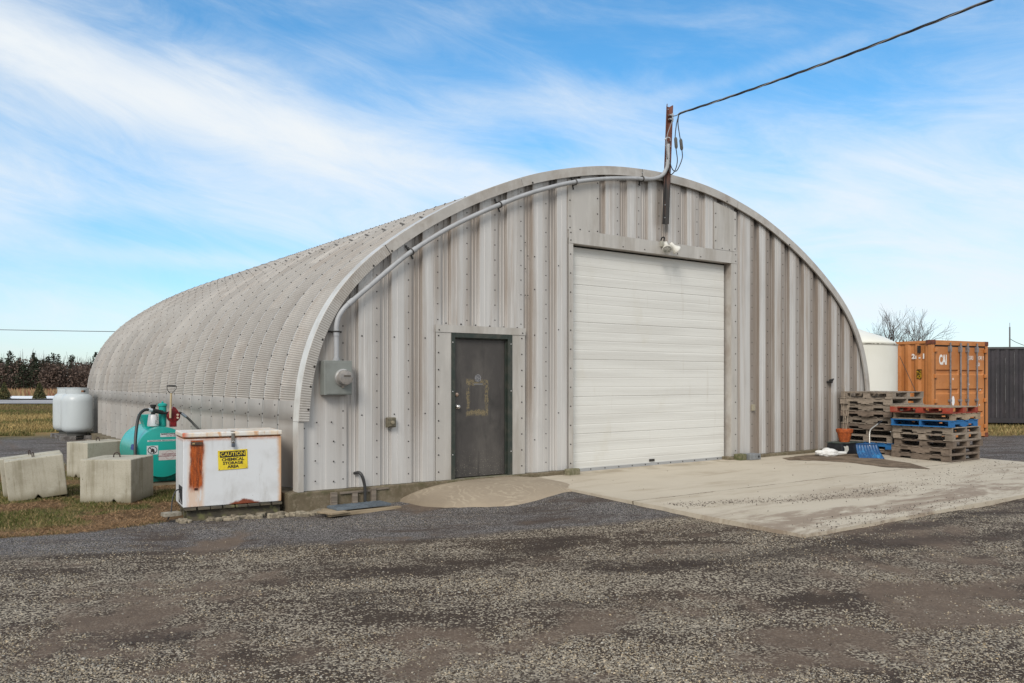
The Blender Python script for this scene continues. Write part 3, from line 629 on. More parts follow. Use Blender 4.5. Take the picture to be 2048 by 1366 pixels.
for i in range(NR+1):
    r = i/NR
    for j in range(NA+1):
        t = math.pi*(1+j/NA); rx = 1.38 if math.cos(t) < 0 else 1.5
        wv = 1+.06*(float(fbm(j*.35, 1.7, 1., 2, 2))-.5)*2*r
        xx = 2.80+rx*r*math.copysign(abs(math.cos(t))**.75, math.cos(t))*wv; yy = -.04+1.33*r*math.copysign(abs(math.sin(t))**.8, math.sin(t))*wv
        hgh = max(0, 1-r**2.3)**.75; gz = float(hgt(xx, yy))
        wl = min(1, max(0, (xx-1.42)/.5)); base = gz-.05 if r > .99 else gz
        top = -.018-.06*max(0., min(1, (xx-3.4)/.7))
        vs.append((xx, min(yy, -.035), base+(top-base)*hgh))
fs = [(i*(NA+1)+j, i*(NA+1)+j+1, (i+1)*(NA+1)+j+1, (i+1)*(NA+1)+j) for i in range(NR) for j in range(NA)]
rp = MB().add(vs, fs).build('concrete_ramp', m, smooth=True); struct(rp)
# wet sand left on the apron
xsd = [(9.4, -.33), (10.3, -.25), (11.4, -.42), (11.55, -.9), (10.95, -1.5), (10.75, -2.1), (10.2, -2.75), (9.75, -2.2), (9.85, -1.5), (9.6, -1.0), (9.2, -.62)]
pc = np.array(xsd+[xsd[0]]); pc2, _ = dens_curve(pc, .06); cx0, cy0 = 10.35, -1.05; vs = [(cx0, cy0, float(slabz(cy0))+.022)]
for k in range(1, 6):
    for i, (a, b) in enumerate(pc2[:-1]):
        r = k/5; jx = (RNG.random()-.5)*.05*(k == 5); xx = cx0+(a-cx0)*r+jx; yy = cy0+(b-cy0)*r+jx; vs.append((xx, yy, float(slabz(yy))+.008+.016*(1-r)**.5 - (.004 if k == 5 else 0)))
n = len(pc2)-1; fs = [(0, 1+i, 1+(i+1) % n) for i in range(n)]+[(1+(k-1)*n+i, 1+(k-1)*n+(i+1) % n, 1+k*n+(i+1) % n, 1+k*n+i) for k in range(1, 5) for i in range(n)]
o = MB().add(vs, fs).build('damp_sand', mat('damp_sand', sl(90, 76, 60), [(4, .4, .6, sl(118, 102, 84)), (30, .55, .7, sl(70, 60, 50))], .95, bump=(60, .5, .01), world=True), smooth=True)
o['kind'] = 'stuff'; o['label'] = 'patch of damp brown sand spread on the concrete by the blue shovel'
# dark grit kicked onto the apron
n = 3600; t = RNG.random(n); gx1 = 3.6+t*9; gy1 = np.interp(gx1, [3.4, 5.5, 8, 12.8], [-2.9, -3.6, -3.7, -3.1])+RNG.standard_normal(n)*np.interp(gx1, [3, 6, 12], [.09, .13, .5])
k = (RNG.random(n) < np.where(gx1 < 7.5, .85, .3)) & (gy1 > -5) & (gy1 < -.5); gx1, gy1 = gx1[k], gy1[k]
n2 = 170; hx = 3.5+RNG.random(n2)*9.3; hy = -.4-RNG.random(n2)*4.5; gx1 = np.r_[gx1, hx]; gy1 = np.r_[gy1, hy]
n3 = 500; tx_ = RNG.random(n3); gx1 = np.r_[gx1, 3.7+tx_*4]; gy1 = np.r_[gy1, -4.75+RNG.standard_normal(n3)*.14]
n = len(gx1); size = .003+.007*RNG.random(n)**2.5; cols = np.array(sl(84, 78, 72))*(1+.9*RNG.random((n, 1)))
stones('stray_grit', np.stack([gx1, gy1, slabz(gy1)+.006], 1), size, .6, cols, ms, 'dark grit scattered across the pale concrete apron')

# ------------------------------------------------------------------ electrics on the front wall
M_pvc = mat('grey_pvc', (.36, .37, .385), [(6, .4, .7, (.30, .31, .32))], .5)
def smooth_path(p, n=6):
    p = [Vector(q) for q in p]; out = []
    for i in range(len(p)-1):
        a, b, c, d = p[max(i-1, 0)], p[i], p[i+1], p[min(i+2, len(p)-1)]
        for k in range(n):
            t = k/n; out.append(.5*((2*b)+(-a+c)*t+(2*a-5*b+4*c-d)*t*t+(-a+3*b-3*c+d)*t**3))
    return out+[p[-1]]
cond = thing('electrical_conduit', 'grey plastic conduit curving up the shed front from the meter to the mast', 'conduit', (.5, -.06, 1.66))
L0 = Vector((.5, -.06, 1.66))
def loc(mb, name, m, par, **k):      # vertices given in world space, object parented to an unrotated thing
    o = mb.build(name, m, **k); o.data.transform(Matrix.Translation(-par.location)); o.parent = par; return o
yq = -.075
path = [(.497, yq, 1.66), (.497, yq, 2.0), (.50, yq, 2.12), (.53, yq, 2.23), (.60, yq, 2.335), (.70, yq, 2.43), (.95, yq, 2.64), (1.28, yq, 2.92), (1.61, yq, 3.18), (2.1, yq, 3.50), (2.6, yq, 3.77), (3.08, yq, 4.00), (3.6, yq, 4.225), (4.1, yq, 4.405), (4.52, yq, 4.53), (5.1, yq, 4.66), (5.7, yq, 4.755), (6.1, yq, 4.80), (6.28, yq, 4.835), (6.42, yq-.02, 4.90), (6.50, yq-.03, 4.99), (6.535, yq-.05, 5.12), (6.545, yq-.05, 5.45)]
loc(MB().tube(smooth_path(path), .033, 12), 'pipe', M_pvc, cond, smooth=True)
for (a, b, c, d) in [((.497, yq, 1.98), (.497, yq, 2.06), .038, 1), ((.66, yq, 2.395), (.73, yq, 2.457), .039, 1), ((1.59, yq, 3.165), (1.66, yq, 3.212), .039, 1), ((3.08, yq, 4.0), (3.16, yq, 4.038), .039, 1), ((4.50, yq, 4.525), (4.58, yq, 4.545), .039, 1), ((6.0, yq, 4.79), (6.09, yq, 4.80), .039, 1), ((.497, yq, 1.665), (.497, yq, 1.70), .045, 1)]:
    loc(MB().tube([a, b], c, 12), 'coupling', M_pvc, cond, autosmooth=40)
M_iron = mat('dark_iron', (.05, .048, .046), (), .6, .4)
for p, dr in [((.497, yq, 2.04), (0, 1)), ((1.6, yq, 3.17), (.84, .54)), ((3.07, yq, 3.995), (.9, .43)), ((4.515, yq, 4.528), (.97, .22)), ((5.98, yq, 4.787), (.98, .15))]:
    mb = MB(); ax = Vector((dr[0], 0, dr[1])); pr = Vector((-dr[1], 0, dr[0])); P0 = Vector(p)
    pts_ = [P0+pr*(math.cos(t)*.041)+Vector((0, -math.sin(t)*.041, 0)) for t in np.linspace(0, math.pi, 9)]
    mb.tube([P0+pr*.041+Vector((0, .08, 0))]+pts_+[P0-pr*.041+Vector((0, .08, 0))], .009, 6); mb.box(-.012, .012, -.004, .004, -.045, .045, 0, Matrix.Translation(P0+pr*.06+Vector((0, .075, 0))) @ Matrix.Rotation(math.atan2(pr.x, pr.z), 4, 'Y')); mb.box(-.012, .012, -.004, .004, -.045, .045, 0, Matrix.Translation(P0-pr*.06+Vector((0, .075, 0))) @ Matrix.Rotation(math.atan2(pr.x, pr.z), 4, 'Y'))
    loc(mb, 'clamp', M_iron, cond)
met = thing('electricity_meter', 'grey steel meter box with a round glass meter on the shed front', 'electricity meter', (.5, .02, 1.22))
M_box = mat('box_grey', (.225, .24, .225), [(5, .4, .7, (.19, .20, .185))], .5, .1, bump=(150, .1, .002))
loc(MB().box(.315, .695, -.12, .028, 1.222, 1.665), 'box', M_box, met, bevel=.006)
loc(MB().box(.345, .69, -.128, -.12, 1.235, 1.645), 'cover', M_box, met, bevel=.004)
mb = MB(); mb.lathe([(.112, 0), (.112, .02), (.10, .024), (.10, .03)], (.56, -.128, 1.445), 32, RX); loc(mb, 'ring', mat('meter_ring', (.5, .49, .47), (), .35, .7), met, autosmooth=40)
mb = MB(); mb.lathe([(.098, 0), (.098, .07), (.09, .09), (.07, .098), (.01, .10)], (.56, -.158, 1.445), 32, RX); loc(mb, 'meter_body', mat('meter_glass', (.27, .25, .23), [(14, .4, .6, (.2, .19, .18))], .12, 0), met, autosmooth=40)
mb = MB(); mb.box(.52, .61, -.2605, -.258, 1.455, 1.478); loc(mb, 'display', mat('display', (.10, .085, .07), (), .3), met)
mb = MB(); mb.box(.545, .575, -.145, -.128, 1.315, 1.34); loc(mb, 'seal', mat('seal', (.35, .30, .25), (), .4, .4), met)
# mast
mast = thing('service_mast', 'rusty steel angle mast standing above the arch over the overhead door', 'mast', (6.52, -.1, 4.1))
def rust_up(T, v, c):
    x, y, z = T.sep(v); f = T.ramp(T.math('ADD', z, T.math('MULTIPLY', T.noise(v, 6, 5), .6)), 5.0, 5.5)
    return T.mix(f, c, T.mix(T.noise(v, 18, 5, .7), sl(92, 52, 40), sl(122, 76, 60)))
M_mast = mat('mast_steel', (.028, .027, .027), [((20, 20, 2), .5, .7, (.10, .06, .045))], .7, .2, world=True, extra=rust_up)
mb = MB(); vs = []
sh = [(-.07, -.045), (-.055, -.045), (-.02, -.005), (.02, -.005), (.055, -.045), (.07, -.045), (.03, .01), (-.03, .01)]
for z_1, xo in ((4.09, 6.515), (6.15, 6.62)): vs += [(xo+a*1.12, -.055+b, z_1+(.02 if (abs(a) < .05 and z_1 > 6) else 0)*-1.5) for a, b in sh]
mb.add(vs, [tuple(range(7, -1, -1)), tuple(range(8, 16))]+[(i, (i+1) % 8, 8+(i+1) % 8, 8+i) for i in range(8)]); loc(mb, 'post', M_mast, mast)
mb = MB(); mb.box(6.59, 6.68, -.13, -.08, 5.955, 5.975); mb.box(6.59, 6.68, -.13, -.08, 5.885, 5.905); mb.tube([(6.665, -.115, 5.86), (6.665, -.115, 6.0)], .016, 8); M_galv = mat('galv', (.45, .46, .47), (), .4, .6); loc(mb, 'insulator_bracket', M_galv, mast)
for p_ in ((6.575, -.09, 6.06), (6.53, -.06, 4.2), (6.535, -.06, 4.42)): loc(MB().bolt(p_, (0, -1, 0), .012, .01, 0), 'bolt', M_galv, mast)
mb = MB(); pts_ = [(6.555+.062*math.cos(t), -.10-.03*math.sin(t), 5.52+.045*math.sin(t)) for t in np.linspace(0, math.pi, 10)]; mb.tube(pts_, .011, 8); loc(mb, 'weatherhead', mat('white_pvc', (.62, .62, .62), (), .5), mast, smooth=True)
for z_1 in (5.12, 5.42): loc(MB().tube([(6.49, -.12, z_1), (6.62, -.12, z_1+.005)], .006, 6), 'strap', mat('strap', (.5, .5, .5), (), .4), mast)
M_cable = mat('cable_black', (.035, .035, .037), (), .6); M_cgrey = mat('cable_grey', (.22, .22, .225), (), .5)
tap = thing('service_wires', 'thin black tap wires looping beside the rusty mast', 'wire', (6.7, -.12, 5.9))
q = Vector((6.665, -.26, 5.95))
loops = [[(q.x, q.y, q.z), (6.62, -.25, 5.78), (6.60, -.24, 5.6), (6.60, -.24, 5.45), (6.63, -.24, 5.30), (6.65, -.24, 5.15), (6.62, -.22, 5.0), (6.58, -.16, 4.93), (6.575, -.12, 5.05), (6.56, -.11, 5.3)],
         [(q.x, q.y, q.z), (6.655, -.25, 5.8), (6.69, -.25, 5.62), (6.72, -.25, 5.5), (6.755, -.25, 5.34), (6.76, -.25, 5.22), (6.72, -.22, 5.08), (6.66, -.2, 4.99), (6.61, -.16, 5.03), (6.59, -.12, 5.2), (6.60, -.11, 5.5)],
         [(6.665, -.12, 5.92), (6.60, -.16, 5.83), (6.52, -.18, 5.7), (6.47, -.18, 5.58), (6.44, -.18, 5.42), (6.455, -.18, 5.28), (6.50, -.15, 5.2), (6.545, -.12, 5.26), (6.55, -.11, 5.5)]]
for i, l in enumerate(loops): loc(MB().tube(smooth_path(l), .0085, 6), 'wire', M_cgrey if i == 2 else M_cable, tap, smooth=True)
for p in [((6.60, -.245, 5.55), (6.62, -.245, 5.36)), ((6.715, -.255, 5.54), (6.745, -.255, 5.35))]:
    a, b = map(Vector, p); loc(MB().tube([a, a.lerp(b, .15), a.lerp(b, .85), b], [.016, .027, .027, .016], 8), 'connector', mat('connector', (.09, .09, .085), (), .6), tap, autosmooth=40)
# twisted service drop
drop = thing('service_drop_cable', 'twisted black overhead power cable running up from the mast to the right', 'cable', tuple(q))
A_l = Vector((2.69, 14.25)); c_, s_ = math.cos(PSI), math.sin(PSI)
def dropp(t):
    l = 2.69+2.89*t; d = 14.25-4.3*t; zz = 5.97+(.16*(t-.05)**2-.20*(t-.05)) if t > 0 else 5.97
    return Vector((CX+l*c_+d*s_, CY-l*s_+d*c_, zz))
base0 = dropp(0); sh_ = q-base0
for k in range(3):
    pts_ = []
    for i in range(561):
        t = 4.2*i/560; p = dropp(t)+sh_*(1-min(t, 1)); d = (dropp(t+.01)-dropp(t)).normalized(); a = d.cross(Vector((0,0,1))).normalized(); b = a.cross(d); ph = t*5.18/.55*6.283*.55+k*2.094
        pts_.append(p+(a*math.cos(ph)+b*math.sin(ph))*.011)
    loc(MB().tube(pts_, .009, 5), 'strand', M_cable if k else M_cgrey, drop, smooth=True)
loc(MB().tube([(6.665, -.115, 5.95), (6.667, -.19, 5.945), tuple(q)], .008, 6), 'tie_wire', M_cgrey, drop, smooth=True)
# flood light
fl = thing('flood_light', 'white twin flood light fixed under the mast above the overhead door', 'light', (6.5, -.01, 3.75))
M_wp = mat('white_plastic', (.66, .65, .60), [(12, .45, .7, (.52, .5, .44))], .45)
loc(MB().box(6.46, 6.62, -.05, -.012, 3.70, 3.80), 'mount', mat('mount_grey', (.34, .33, .28), (), .5), fl, bevel=.006)
loc(MB().tube(smooth_path([(6.47, -.03, 3.80), (6.475, -.05, 3.85), (6.52, -.06, 3.86), (6.525, -.05, 3.80)]), .012, 6), 'cable', M_black, fl)
def lamp(p, d, par):
    Mx = Matrix.Translation(p) @ Vector(d).to_track_quat('Z', 'Y').to_matrix().to_4x4()
    h = loc(MB().lathe([(.02, -.16), (.034, -.15), (.036, -.08), (.05, -.05), (.08, .0), (.085, .02), (.078, .022)], (0,0,0), 20, Mx), 'lamp_head', M_wp, par, smooth=True)
    g_ = MB().lathe([(.074, .015), (.074, .0235), (.03, .03)], (0,0,0), 20, Mx).build('lens', mat('lamp_lens', (.25, .25, .23), [(20, .4, .6, (.5, .5, .46))], .15)); g_.data.transform(Matrix.Translation(-par.location)); g_.parent = h
lamp((6.45, -.19, 3.645), (-.35, -.55, -.75), fl); lamp((6.72, -.15, 3.66), (.75, -.15, -.62), fl)
# outlet, junction box, tap, drain pipe
ob = thing('outlet_box', 'small weathered outlet box on the ribbed wall between meter and entry door', 'outlet', (1.31, .0, .84))
M_ob = mat('old_bronze', (.16, .14, .10), [(20, .4, .6, (.10, .09, .06))], .6)
loc(MB().box(1.245, 1.375, -.05, .022, .775, .91), 'box', M_ob, ob, bevel=.01)
loc(MB().box(1.262, 1.36, -.062, -.05, .79, .895), 'lid', M_ob, ob, bevel=.008)
loc(MB().lathe([(.025, 0), (.025, .02), (.018, .024)], (1.31, -.062, .842), 12, RX), 'socket', mat('sock', (.24, .21, .15), (), .5), ob)
jb2 = thing('junction_box', 'galvanised box standing on the concrete right of the overhead door', 'box', (8.7, -.15, -.1))
loc(MB().box(8.56, 8.86, -.27, -.06, -.062, .045), 'box', mat('galv_box', (.27, .285, .30), [(8, .4, .65, (.21, .22, .23))], .5, .4), jb2, bevel=.006)
loc(MB().lathe([(.022, 0), (.022, .004)], (8.80, -.27, -.01), 12, RX), 'hole', M_black, jb2)
mo = thing('mossy_stub', 'mossy concrete stub at the right foot of the overhead door', 'stub', (8.43, -.1, -.06)); loc(MB().box(8.35, 8.55, -.20, -.052, -.1, .05), 'stub', mat('mossy', (.08, .085, .035), [(14, .4, .6, (.15, .14, .08))], .95, bump=(60, .6, .01)), mo, bevel=.02)
mo = thing('mossy_stub', 'mossy concrete stub at the left foot of the overhead door', 'stub', (4.45, -.1, -.06)); loc(MB().box(4.30, 4.55, -.16, -.052, -.12, .03), 'stub', mat('mossy2', (.13, .125, .07), [(14, .4, .6, (.20, .18, .12))], .95, bump=(60, .6, .01)), mo, bevel=.02)
sp = thing('wall_tap', 'small dark pipe fitting poking through the ribbed wall near the pallets', 'fitting', (11.48, .0, 1.39))
mb = MB(); mb.tube([(11.46, .06, 1.37), (11.46, -.06, 1.37)], .025, 8); mb.tube([(11.40, -.05, 1.41), (11.52, -.05, 1.43)], .018, 8); mb.tube([(11.50, .03, 1.40), (11.50, -.05, 1.40)], .02, 8); loc(mb, 'fitting', M_iron, sp)
wl_ = thing('wall_switch', 'little beige switch cover on the ribbed wall right of the overhead door', 'switch', (8.99, 0, .89)); loc(MB().box(8.95, 9.03, -.012, .022, .83, .95), 'cover', mat('beige', (.30, .27, .20), (), .5), wl_, bevel=.004)
dp = thing('drain_pipe', 'bent black plastic pipe coming out of the wall foot near the corner', 'pipe', (.86, -.1, -.2))
loc(MB().tube(smooth_path([(.80, .03, .185), (.82, -.06, .20), (.845, -.10, .16), (.87, -.11, .07), (.88, -.115, -.02), (.88, -.115, -.2)]), .021, 10), 'pipe', mat('black_pipe', (.03, .03, .03), (), .45), dp, smooth=True)
loc(MB().tube([(.88, -.115, -.19), (.88, -.115, -.215)], .06, 12), 'collar', M_box, dp)
M_wood = mat('old_wood', (.20, .165, .13), [((2, 30, 30), .4, .65, (.12, .10, .08)), ((1, 12, 12), .5, .7, (.27, .23, .19))], .9, bump=(50, .4, .006))
M_wood2 = mat('pale_wood', (.34, .27, .18), [((2, 30, 30), .4, .65, (.22, .17, .11))], .9)
fb = thing('form_board', 'old wooden form board fixed across the foundation beside the black pipe', 'board', (.8, -.07, -.05))
mb = MB(); mb.box(.55, 1.0, -.075, -.052, -.06, -.035, 0); mb.box(.985, 1.05, -.10, -.052, -.24, -.01, 0); mb.box(.42, .50, -.10, -.052, -.24, -.03, 0); mb.box(.72, .79, -.09, -.052, -.24, -.06, 0); mb.box(1.05, 1.25, -.07, -.052, -.045, -.02, 0); loc(mb, 'boards', M_wood, fb)
gr = thing('grille_panel', 'blue grey ribbed plastic panel lying on boards by the foundation', 'panel', (.75, -.28, -.24), R(2))
mb = MB(); mb.box(-.42, .34, -.17, .13, .035, .062)
for i in range(7): mb.box(-.40+i*.105, -.385+i*.105, -.165, .125, .062, .068)
for i in range(4): mb.box(-.41, .33, -.15+i*.08, -.14+i*.08, .062, .066)
mb.build('panel', mat('blue_grey', (.13, .16, .19), [(8, .4, .6, (.09, .11, .13))], .5), gr, bevel=.003)
mb = MB(); mb.box(-.55, .45, -.24, -.15, -.02, .018); mb.box(-.62, -.36, -.2, .1, 0.016, .034, 0, Matrix.Rotation(R(12), 4, 'Z')); mb.box(-.5, .4, .04, .12, -.02, .03); mb.build('boards', M_wood2, gr)

# ------------------------------------------------------------------ rusty chest freezer on its skid
FZ = (-1.335, .16, -.095); fz = thing('chest_freezer', 'rust streaked white chest freezer with a yellow caution sign on its front', 'chest freezer', FZ, R(-6.7))
def rust(T, v, c):
    x, y, z = T.sep(v); n = T.noise(v, 9, 6, .7); n2 = T.noise(T.mapv(v, loc=(3, 3, 3)), (22, 22, 5), 5, .7); n3 = T.noise(v, 5, 6, .65)
    rc = T.mix(T.ramp(T.noise(v, (34, 34, 4), 6, .75), .34, .66), sl(84, 32, 10), sl(178, 84, 24)); rc = T.mix(T.ramp(T.noise(v, 70, 4, .8), .5, .7, 0, .6), rc, sl(200, 128, 70)); pale = sl(206, 160, 112)
    dxs = T.math('ADD', T.math('ABSOLUTE', T.math('SUBTRACT', x, T.math('ADD', .150, T.math('MULTIPLY', T.math('SUBTRACT', z, .5), .03)))), T.math('MULTIPLY', T.math('SUBTRACT', n2, .5), .085))
    fr_ = T.ramp(y, .03, .02)
    a = T.math('MULTIPLY', T.math('MULTIPLY', T.ramp(dxs, .094, .058), T.ramp(z, .80, .785)), T.math('MULTIPLY', T.ramp(T.math('ADD', z, T.math('MULTIPLY', n2, .16)), .24, .34), fr_))
    halo = T.math('MULTIPLY', T.math('MULTIPLY', T.ramp(dxs, .125, .06), T.ramp(z, .78, .7)), T.math('MULTIPLY', T.ramp(n2, .30, .52), fr_))
    c = T.mix(T.math('MULTIPLY', halo, .55), c, pale); 
    e = T.math('MULTIPLY', T.ramp(T.math('ADD', x, T.math('MULTIPLY', n3, .10)), 1.13, 1.20), .8); c = T.mix(e, c, sl(190, 140, 80)); 
    e2 = T.math('MULTIPLY', T.ramp(T.math('ADD', z, T.math('MULTIPLY', n3, .05)), .79, .835), T.ramp(n, .3, .6, .35, 1)); c = T.mix(T.math('MULTIPLY', e2, .7), c, sl(178, 112, 62))
    bx = T.math('ABSOLUTE', T.math('SUBTRACT', x, .70)); e3 = T.ramp(T.math('ADD', T.math('ADD', z, T.math('MULTIPLY', bx, .30)), T.math('MULTIPLY', T.math('SUBTRACT', n, .5), .10)), .075, .045); c = T.mix(e3, c, T.mix(n, sl(70, 32, 22), sl(158, 84, 54)))
    pt = T.math('MULTIPLY', T.ramp(T.noise(T.mapv(v, loc=(8, 1, 2)), 5.5, 5, .6), .60, .72), T.ramp(x, .55, .8)); c = T.mix(T.math('MULTIPLY', pt, .45), c, sl(196, 170, 130))
    ch = T.math('MULTIPLY', T.ramp(T.noise(v, 48, 3, .6), .70, .74), T.ramp(z, .25, .1)); c = T.mix(ch, c, sl(40, 34, 32))
    gr_ = T.ramp(T.noise(T.mapv(v, loc=(1, 7, 2)), (7, 7, 1.2), 6, .7), .52, .72, 0, .4); c = T.mix(gr_, c, sl(150, 146, 140)); sc2 = T.ramp(T.noise(T.mapv(v, loc=(5, 2, 8), rot=(0, .5, 0)), (60, 60, 3), 3, .5), .72, .75, 0, .6); c = T.mix(sc2, c, sl(120, 96, 80))
    return T.mix(a, c, rc)
M_fz = mat('freezer_white', (.62, .64, .66), [(3, .45, .7, (.55, .56, .57))], .4, extra=rust, bump=(14, .05, .004))
def lidr(T, v, c):
    n = T.noise(v, 7, 6, .7); n2 = T.noise(v, (14, 14, 4), 5, .7); x, y, z = T.sep(v); rc = T.mix(T.noise(v, 20, 5, .7), sl(112, 56, 24), sl(206, 150, 96))
    c = T.mix(T.math('MULTIPLY', T.ramp(n, .45, .62), .5), c, sl(220, 188, 146))
    c = T.mix(T.math('MULTIPLY', T.ramp(n2, .55, .66), .7), c, sl(190, 138, 84))
    c = T.mix(T.math('MULTIPLY', T.ramp(T.math('ADD', x, T.math('MULTIPLY', n, .08)), .12, .03), T.ramp(y, .02, 0)), c, sl(190, 96, 66))
    return T.mix(T.math('MULTIPLY', T.ramp(T.math('ADD', z, T.math('MULTIPLY', n, .012)), .843, .828), .95), c, rc)
M_lid = mat('freezer_lid', (.66, .65, .62), [(4, .45, .7, (.55, .5, .42))], .45, extra=lidr)
mb = MB(); mb.box(0, 1.15, 0, .64, .0, .81); body = mb.build('cabinet', M_fz, fz, bevel=.008)
mb = MB(); mb.box(-.006, 1.158, -.018, .65, .828, .885); mb.build('lid', M_lid, fz, bevel=.012)
mb = MB(); mb.box(.012, 1.14, .004, .63, .805, .83); mb.build('lid_gasket', mat('gasket', sl(96, 58, 34), [(12, .4, .6, sl(150, 100, 60))], .7), fz)
mb = MB(); mb.box(-.003, .002, .06, .36, .03, .24); mb.build('vent_opening', M_black, fz)
mb = MB(); mb.tube(smooth_path([(-.01, .16, .20), (-.06, .14, .19), (-.10, .12, .1), (-.12, .10, -.05), (-.16, .08, -.14)]), .008, 6); mb.build('power_cord', M_cable, fz, smooth=True)
mb = MB(); mb.tube(smooth_path([(-.005, .1, .04), (-.02, .14, .1), (-.02, .16, .16)]), .006, 6); mb.build('loose_wire', M_cgrey, fz, smooth=True)
mb = MB(); mb.box(.085, .215, -.022, .0, .735, .775); mb.box(.10, .13, -.030, -.022, .745, .765, 1); mb.build('broken_latch', [mat('burnt_metal', (.055, .045, .04), [(20, .4, .6, (.12, .06, .03))], .6, .3), mat('latch_hole', (.30, .22, .10), (), .5)], fz, bevel=.004)
mb = MB(); mb.box(.125, .165, -.006, .0, .20, .225); mb.build('badge_hole', mat('dark_rust', sl(60, 24, 12), (), .8), fz)
hs = MB(); hs.box(.545, .587, -.026, -.018, .735, .865); hs.box(.545, .587, -.018, .06, .885, .890); hasp = hs.build('hasp', mat('hasp_steel', (.22, .215, .20), [(14, .4, .6, (.15, .12, .09))], .5, .5), fz, bevel=.002)
mb = MB(); mb.box(.542, .586, -.055, -.03, .70, .742); mb.build('padlock', mat('padlock', (.16, .18, .22), (), .3, .8), hasp, bevel=.006)
mb = MB(); mb.tube([(.55, -.042, .742), (.552, -.042, .765), (.564, -.042, .775), (.576, -.042, .765), (.578, -.042, .742)], .004, 6); mb.build('shackle', M_chrome, hasp, smooth=True)
# sign
sg = thing('caution_sign', 'yellow caution chemical storage area sign fixed to the freezer front', 'sign', FZ, R(-6.7))
mS = Matrix.Translation((.566, -.006, .545)) @ Matrix.Rotation(R(-1.6), 4, 'Y')
M_yel = mat('sign_yellow', (.72, .56, .03), [(8, .5, .7, (.62, .46, .03)), (40, .62, .7, (.45, .25, .05))], .4); M_sb = mat('sign_black', (.02, .018, .015), (), .5)
mb = MB(); mb.box(-.172, .172, -.002, .002, -.118, .118); mb.v = [tuple(mS @ Vector(p)) for p in mb.v]; pl = mb.build('plate', M_yel, sg, bevel=.0015)
mb = MB(); mb.box(-.150, .150, -.0035, -.0022, .032, .104); mb.v = [tuple(mS @ Vector(p)) for p in mb.v]; mb.build('header_band', M_sb, sg)
M_riv = mat('rivet', sl(110, 60, 30), (), .6)
for a in (-.16, .16):
    for b in (-.106, .106): MB().lathe([(.005, 0), (.004, .003)], (0,0,0), 8, mS @ Matrix.Translation((a, -.002, b)) @ RX).build('rivet', M_riv, sg)
text_part('lettering', 'CAUTION', .064, mS @ Matrix.Translation((0, -.0048, .068)), M_yel, sg, .0004, 1.0)
text_part('lettering', 'CHEMICAL', .047, mS @ Matrix.Translation((0, -.0035, .004)), M_sb, sg, .0016, 1.14)
text_part('lettering', 'STORAGE', .047, mS @ Matrix.Translation((0, -.0035, -.040)), M_sb, sg, .0016, 1.14)
text_part('lettering', 'AREA', .047, mS @ Matrix.Translation((0, -.0035, -.084)), M_sb, sg, .0016, 1.14)
sk = thing('timber_skid', 'mossy old timber skid under the rusty freezer', 'skid', FZ, R(-6.7))
M_oldw = mat('rotten_wood', (.10, .085, .06), [((3, 20, 20), .4, .6, (.05, .045, .035)), (8, .5, .7, (.14, .14, .06))], .95, bump=(50, .5, .008))
mb = MB()
for i in range(8): mb.box(.02+i*.145, .02+i*.145+.115+.02*random.random(), -.03-.01*random.random(), .67, -.035, -.006)
mb.build('deck_boards', M_oldw, sk, bevel=.004)
for yy in (.03, .30, .58): mb = MB(); mb.box(.05, 1.14, yy, yy+.06, -.20, -.036); mb.build('runner', M_oldw, sk)
mb = MB(); mb.box(-.20, -.01, .02, .16, -.09, -.05, 0, Matrix.Rotation(R(14), 4, 'Z')); mb.build('loose_board', mat('pale_slab', (.30, .27, .22), [(20, .4, .6, (.2, .18, .14))], .9), sk)
# broken concrete rubble in front of it
mb = MB(); rm = random.Random(3)
for i in range(46):
    t = rm.random(); xx = -1.42+t*1.75; yy = .17-.26*t-.04+(rm.random()-.5)*.22; s_r = .03+.085*rm.random()**1.6
    M_ = Matrix.Translation((xx, yy, float(hgt(xx, yy))+.012)) @ Euler(((rm.random()-.5)*.4, (rm.random()-.5)*.4, rm.random()*6)).to_matrix().to_4x4()
    n = rm.randint(5, 7); po = [(s_r*(.7+.5*rm.random())*math.cos(6.283*k/n), s_r*(.5+.4*rm.random())*math.sin(6.283*k/n)) for k in range(n)]
    b = MB().prismz(po, -.02, .012+.028*rm.random()); mb.add([M_ @ Vector(p) for p in b.v], b.f)
o = mb.build('concrete_rubble', mat('rubble', sl(150, 140, 122), [(20, .4, .6, sl(112, 104, 90))], .95, bump=(60, .5, .01), world=True), bevel=.005)
o['kind'] = 'stuff'; o['label'] = 'broken flat pieces of old concrete lying along the front of the freezer'; o['category'] = 'rubble'

# ------------------------------------------------------------------ precast concrete blocks
def cstain(T, v, c):
    x, y, z = T.sep(v); n = T.noise(v, (9, 9, .6), 5, .7)
    c = T.mix(T.math('MULTIPLY', T.ramp(n, .48, .66), .5), c, sl(116, 108, 84)); pn = T.noise(v, 38, 3, .5); c = T.mix(T.ramp(pn, .70, .73), c, sl(70, 64, 54)); c = T.mix(T.ramp(T.noise(v, 3.1, 6, .7), .52, .7, 0, .45), c, sl(196, 192, 178))
    return T.mix(T.math('MULTIPLY', T.ramp(T.math('ADD', z, T.math('MULTIPLY', n, .12)), .20, 0.04), .75), c, sl(96, 88, 62))
M_blk = mat('block_concrete', sl(176, 171, 156), [(2.5, .4, .65, sl(158, 153, 138)), (70, .5, .7, sl(140, 132, 114), .6), (45, .68, .72, sl(90, 84, 72), .8)], .95, bump=(90, .5, .005), extra=cstain)
M_rod = mat('rebar', (.05, .035, .03), (), .7, .3)
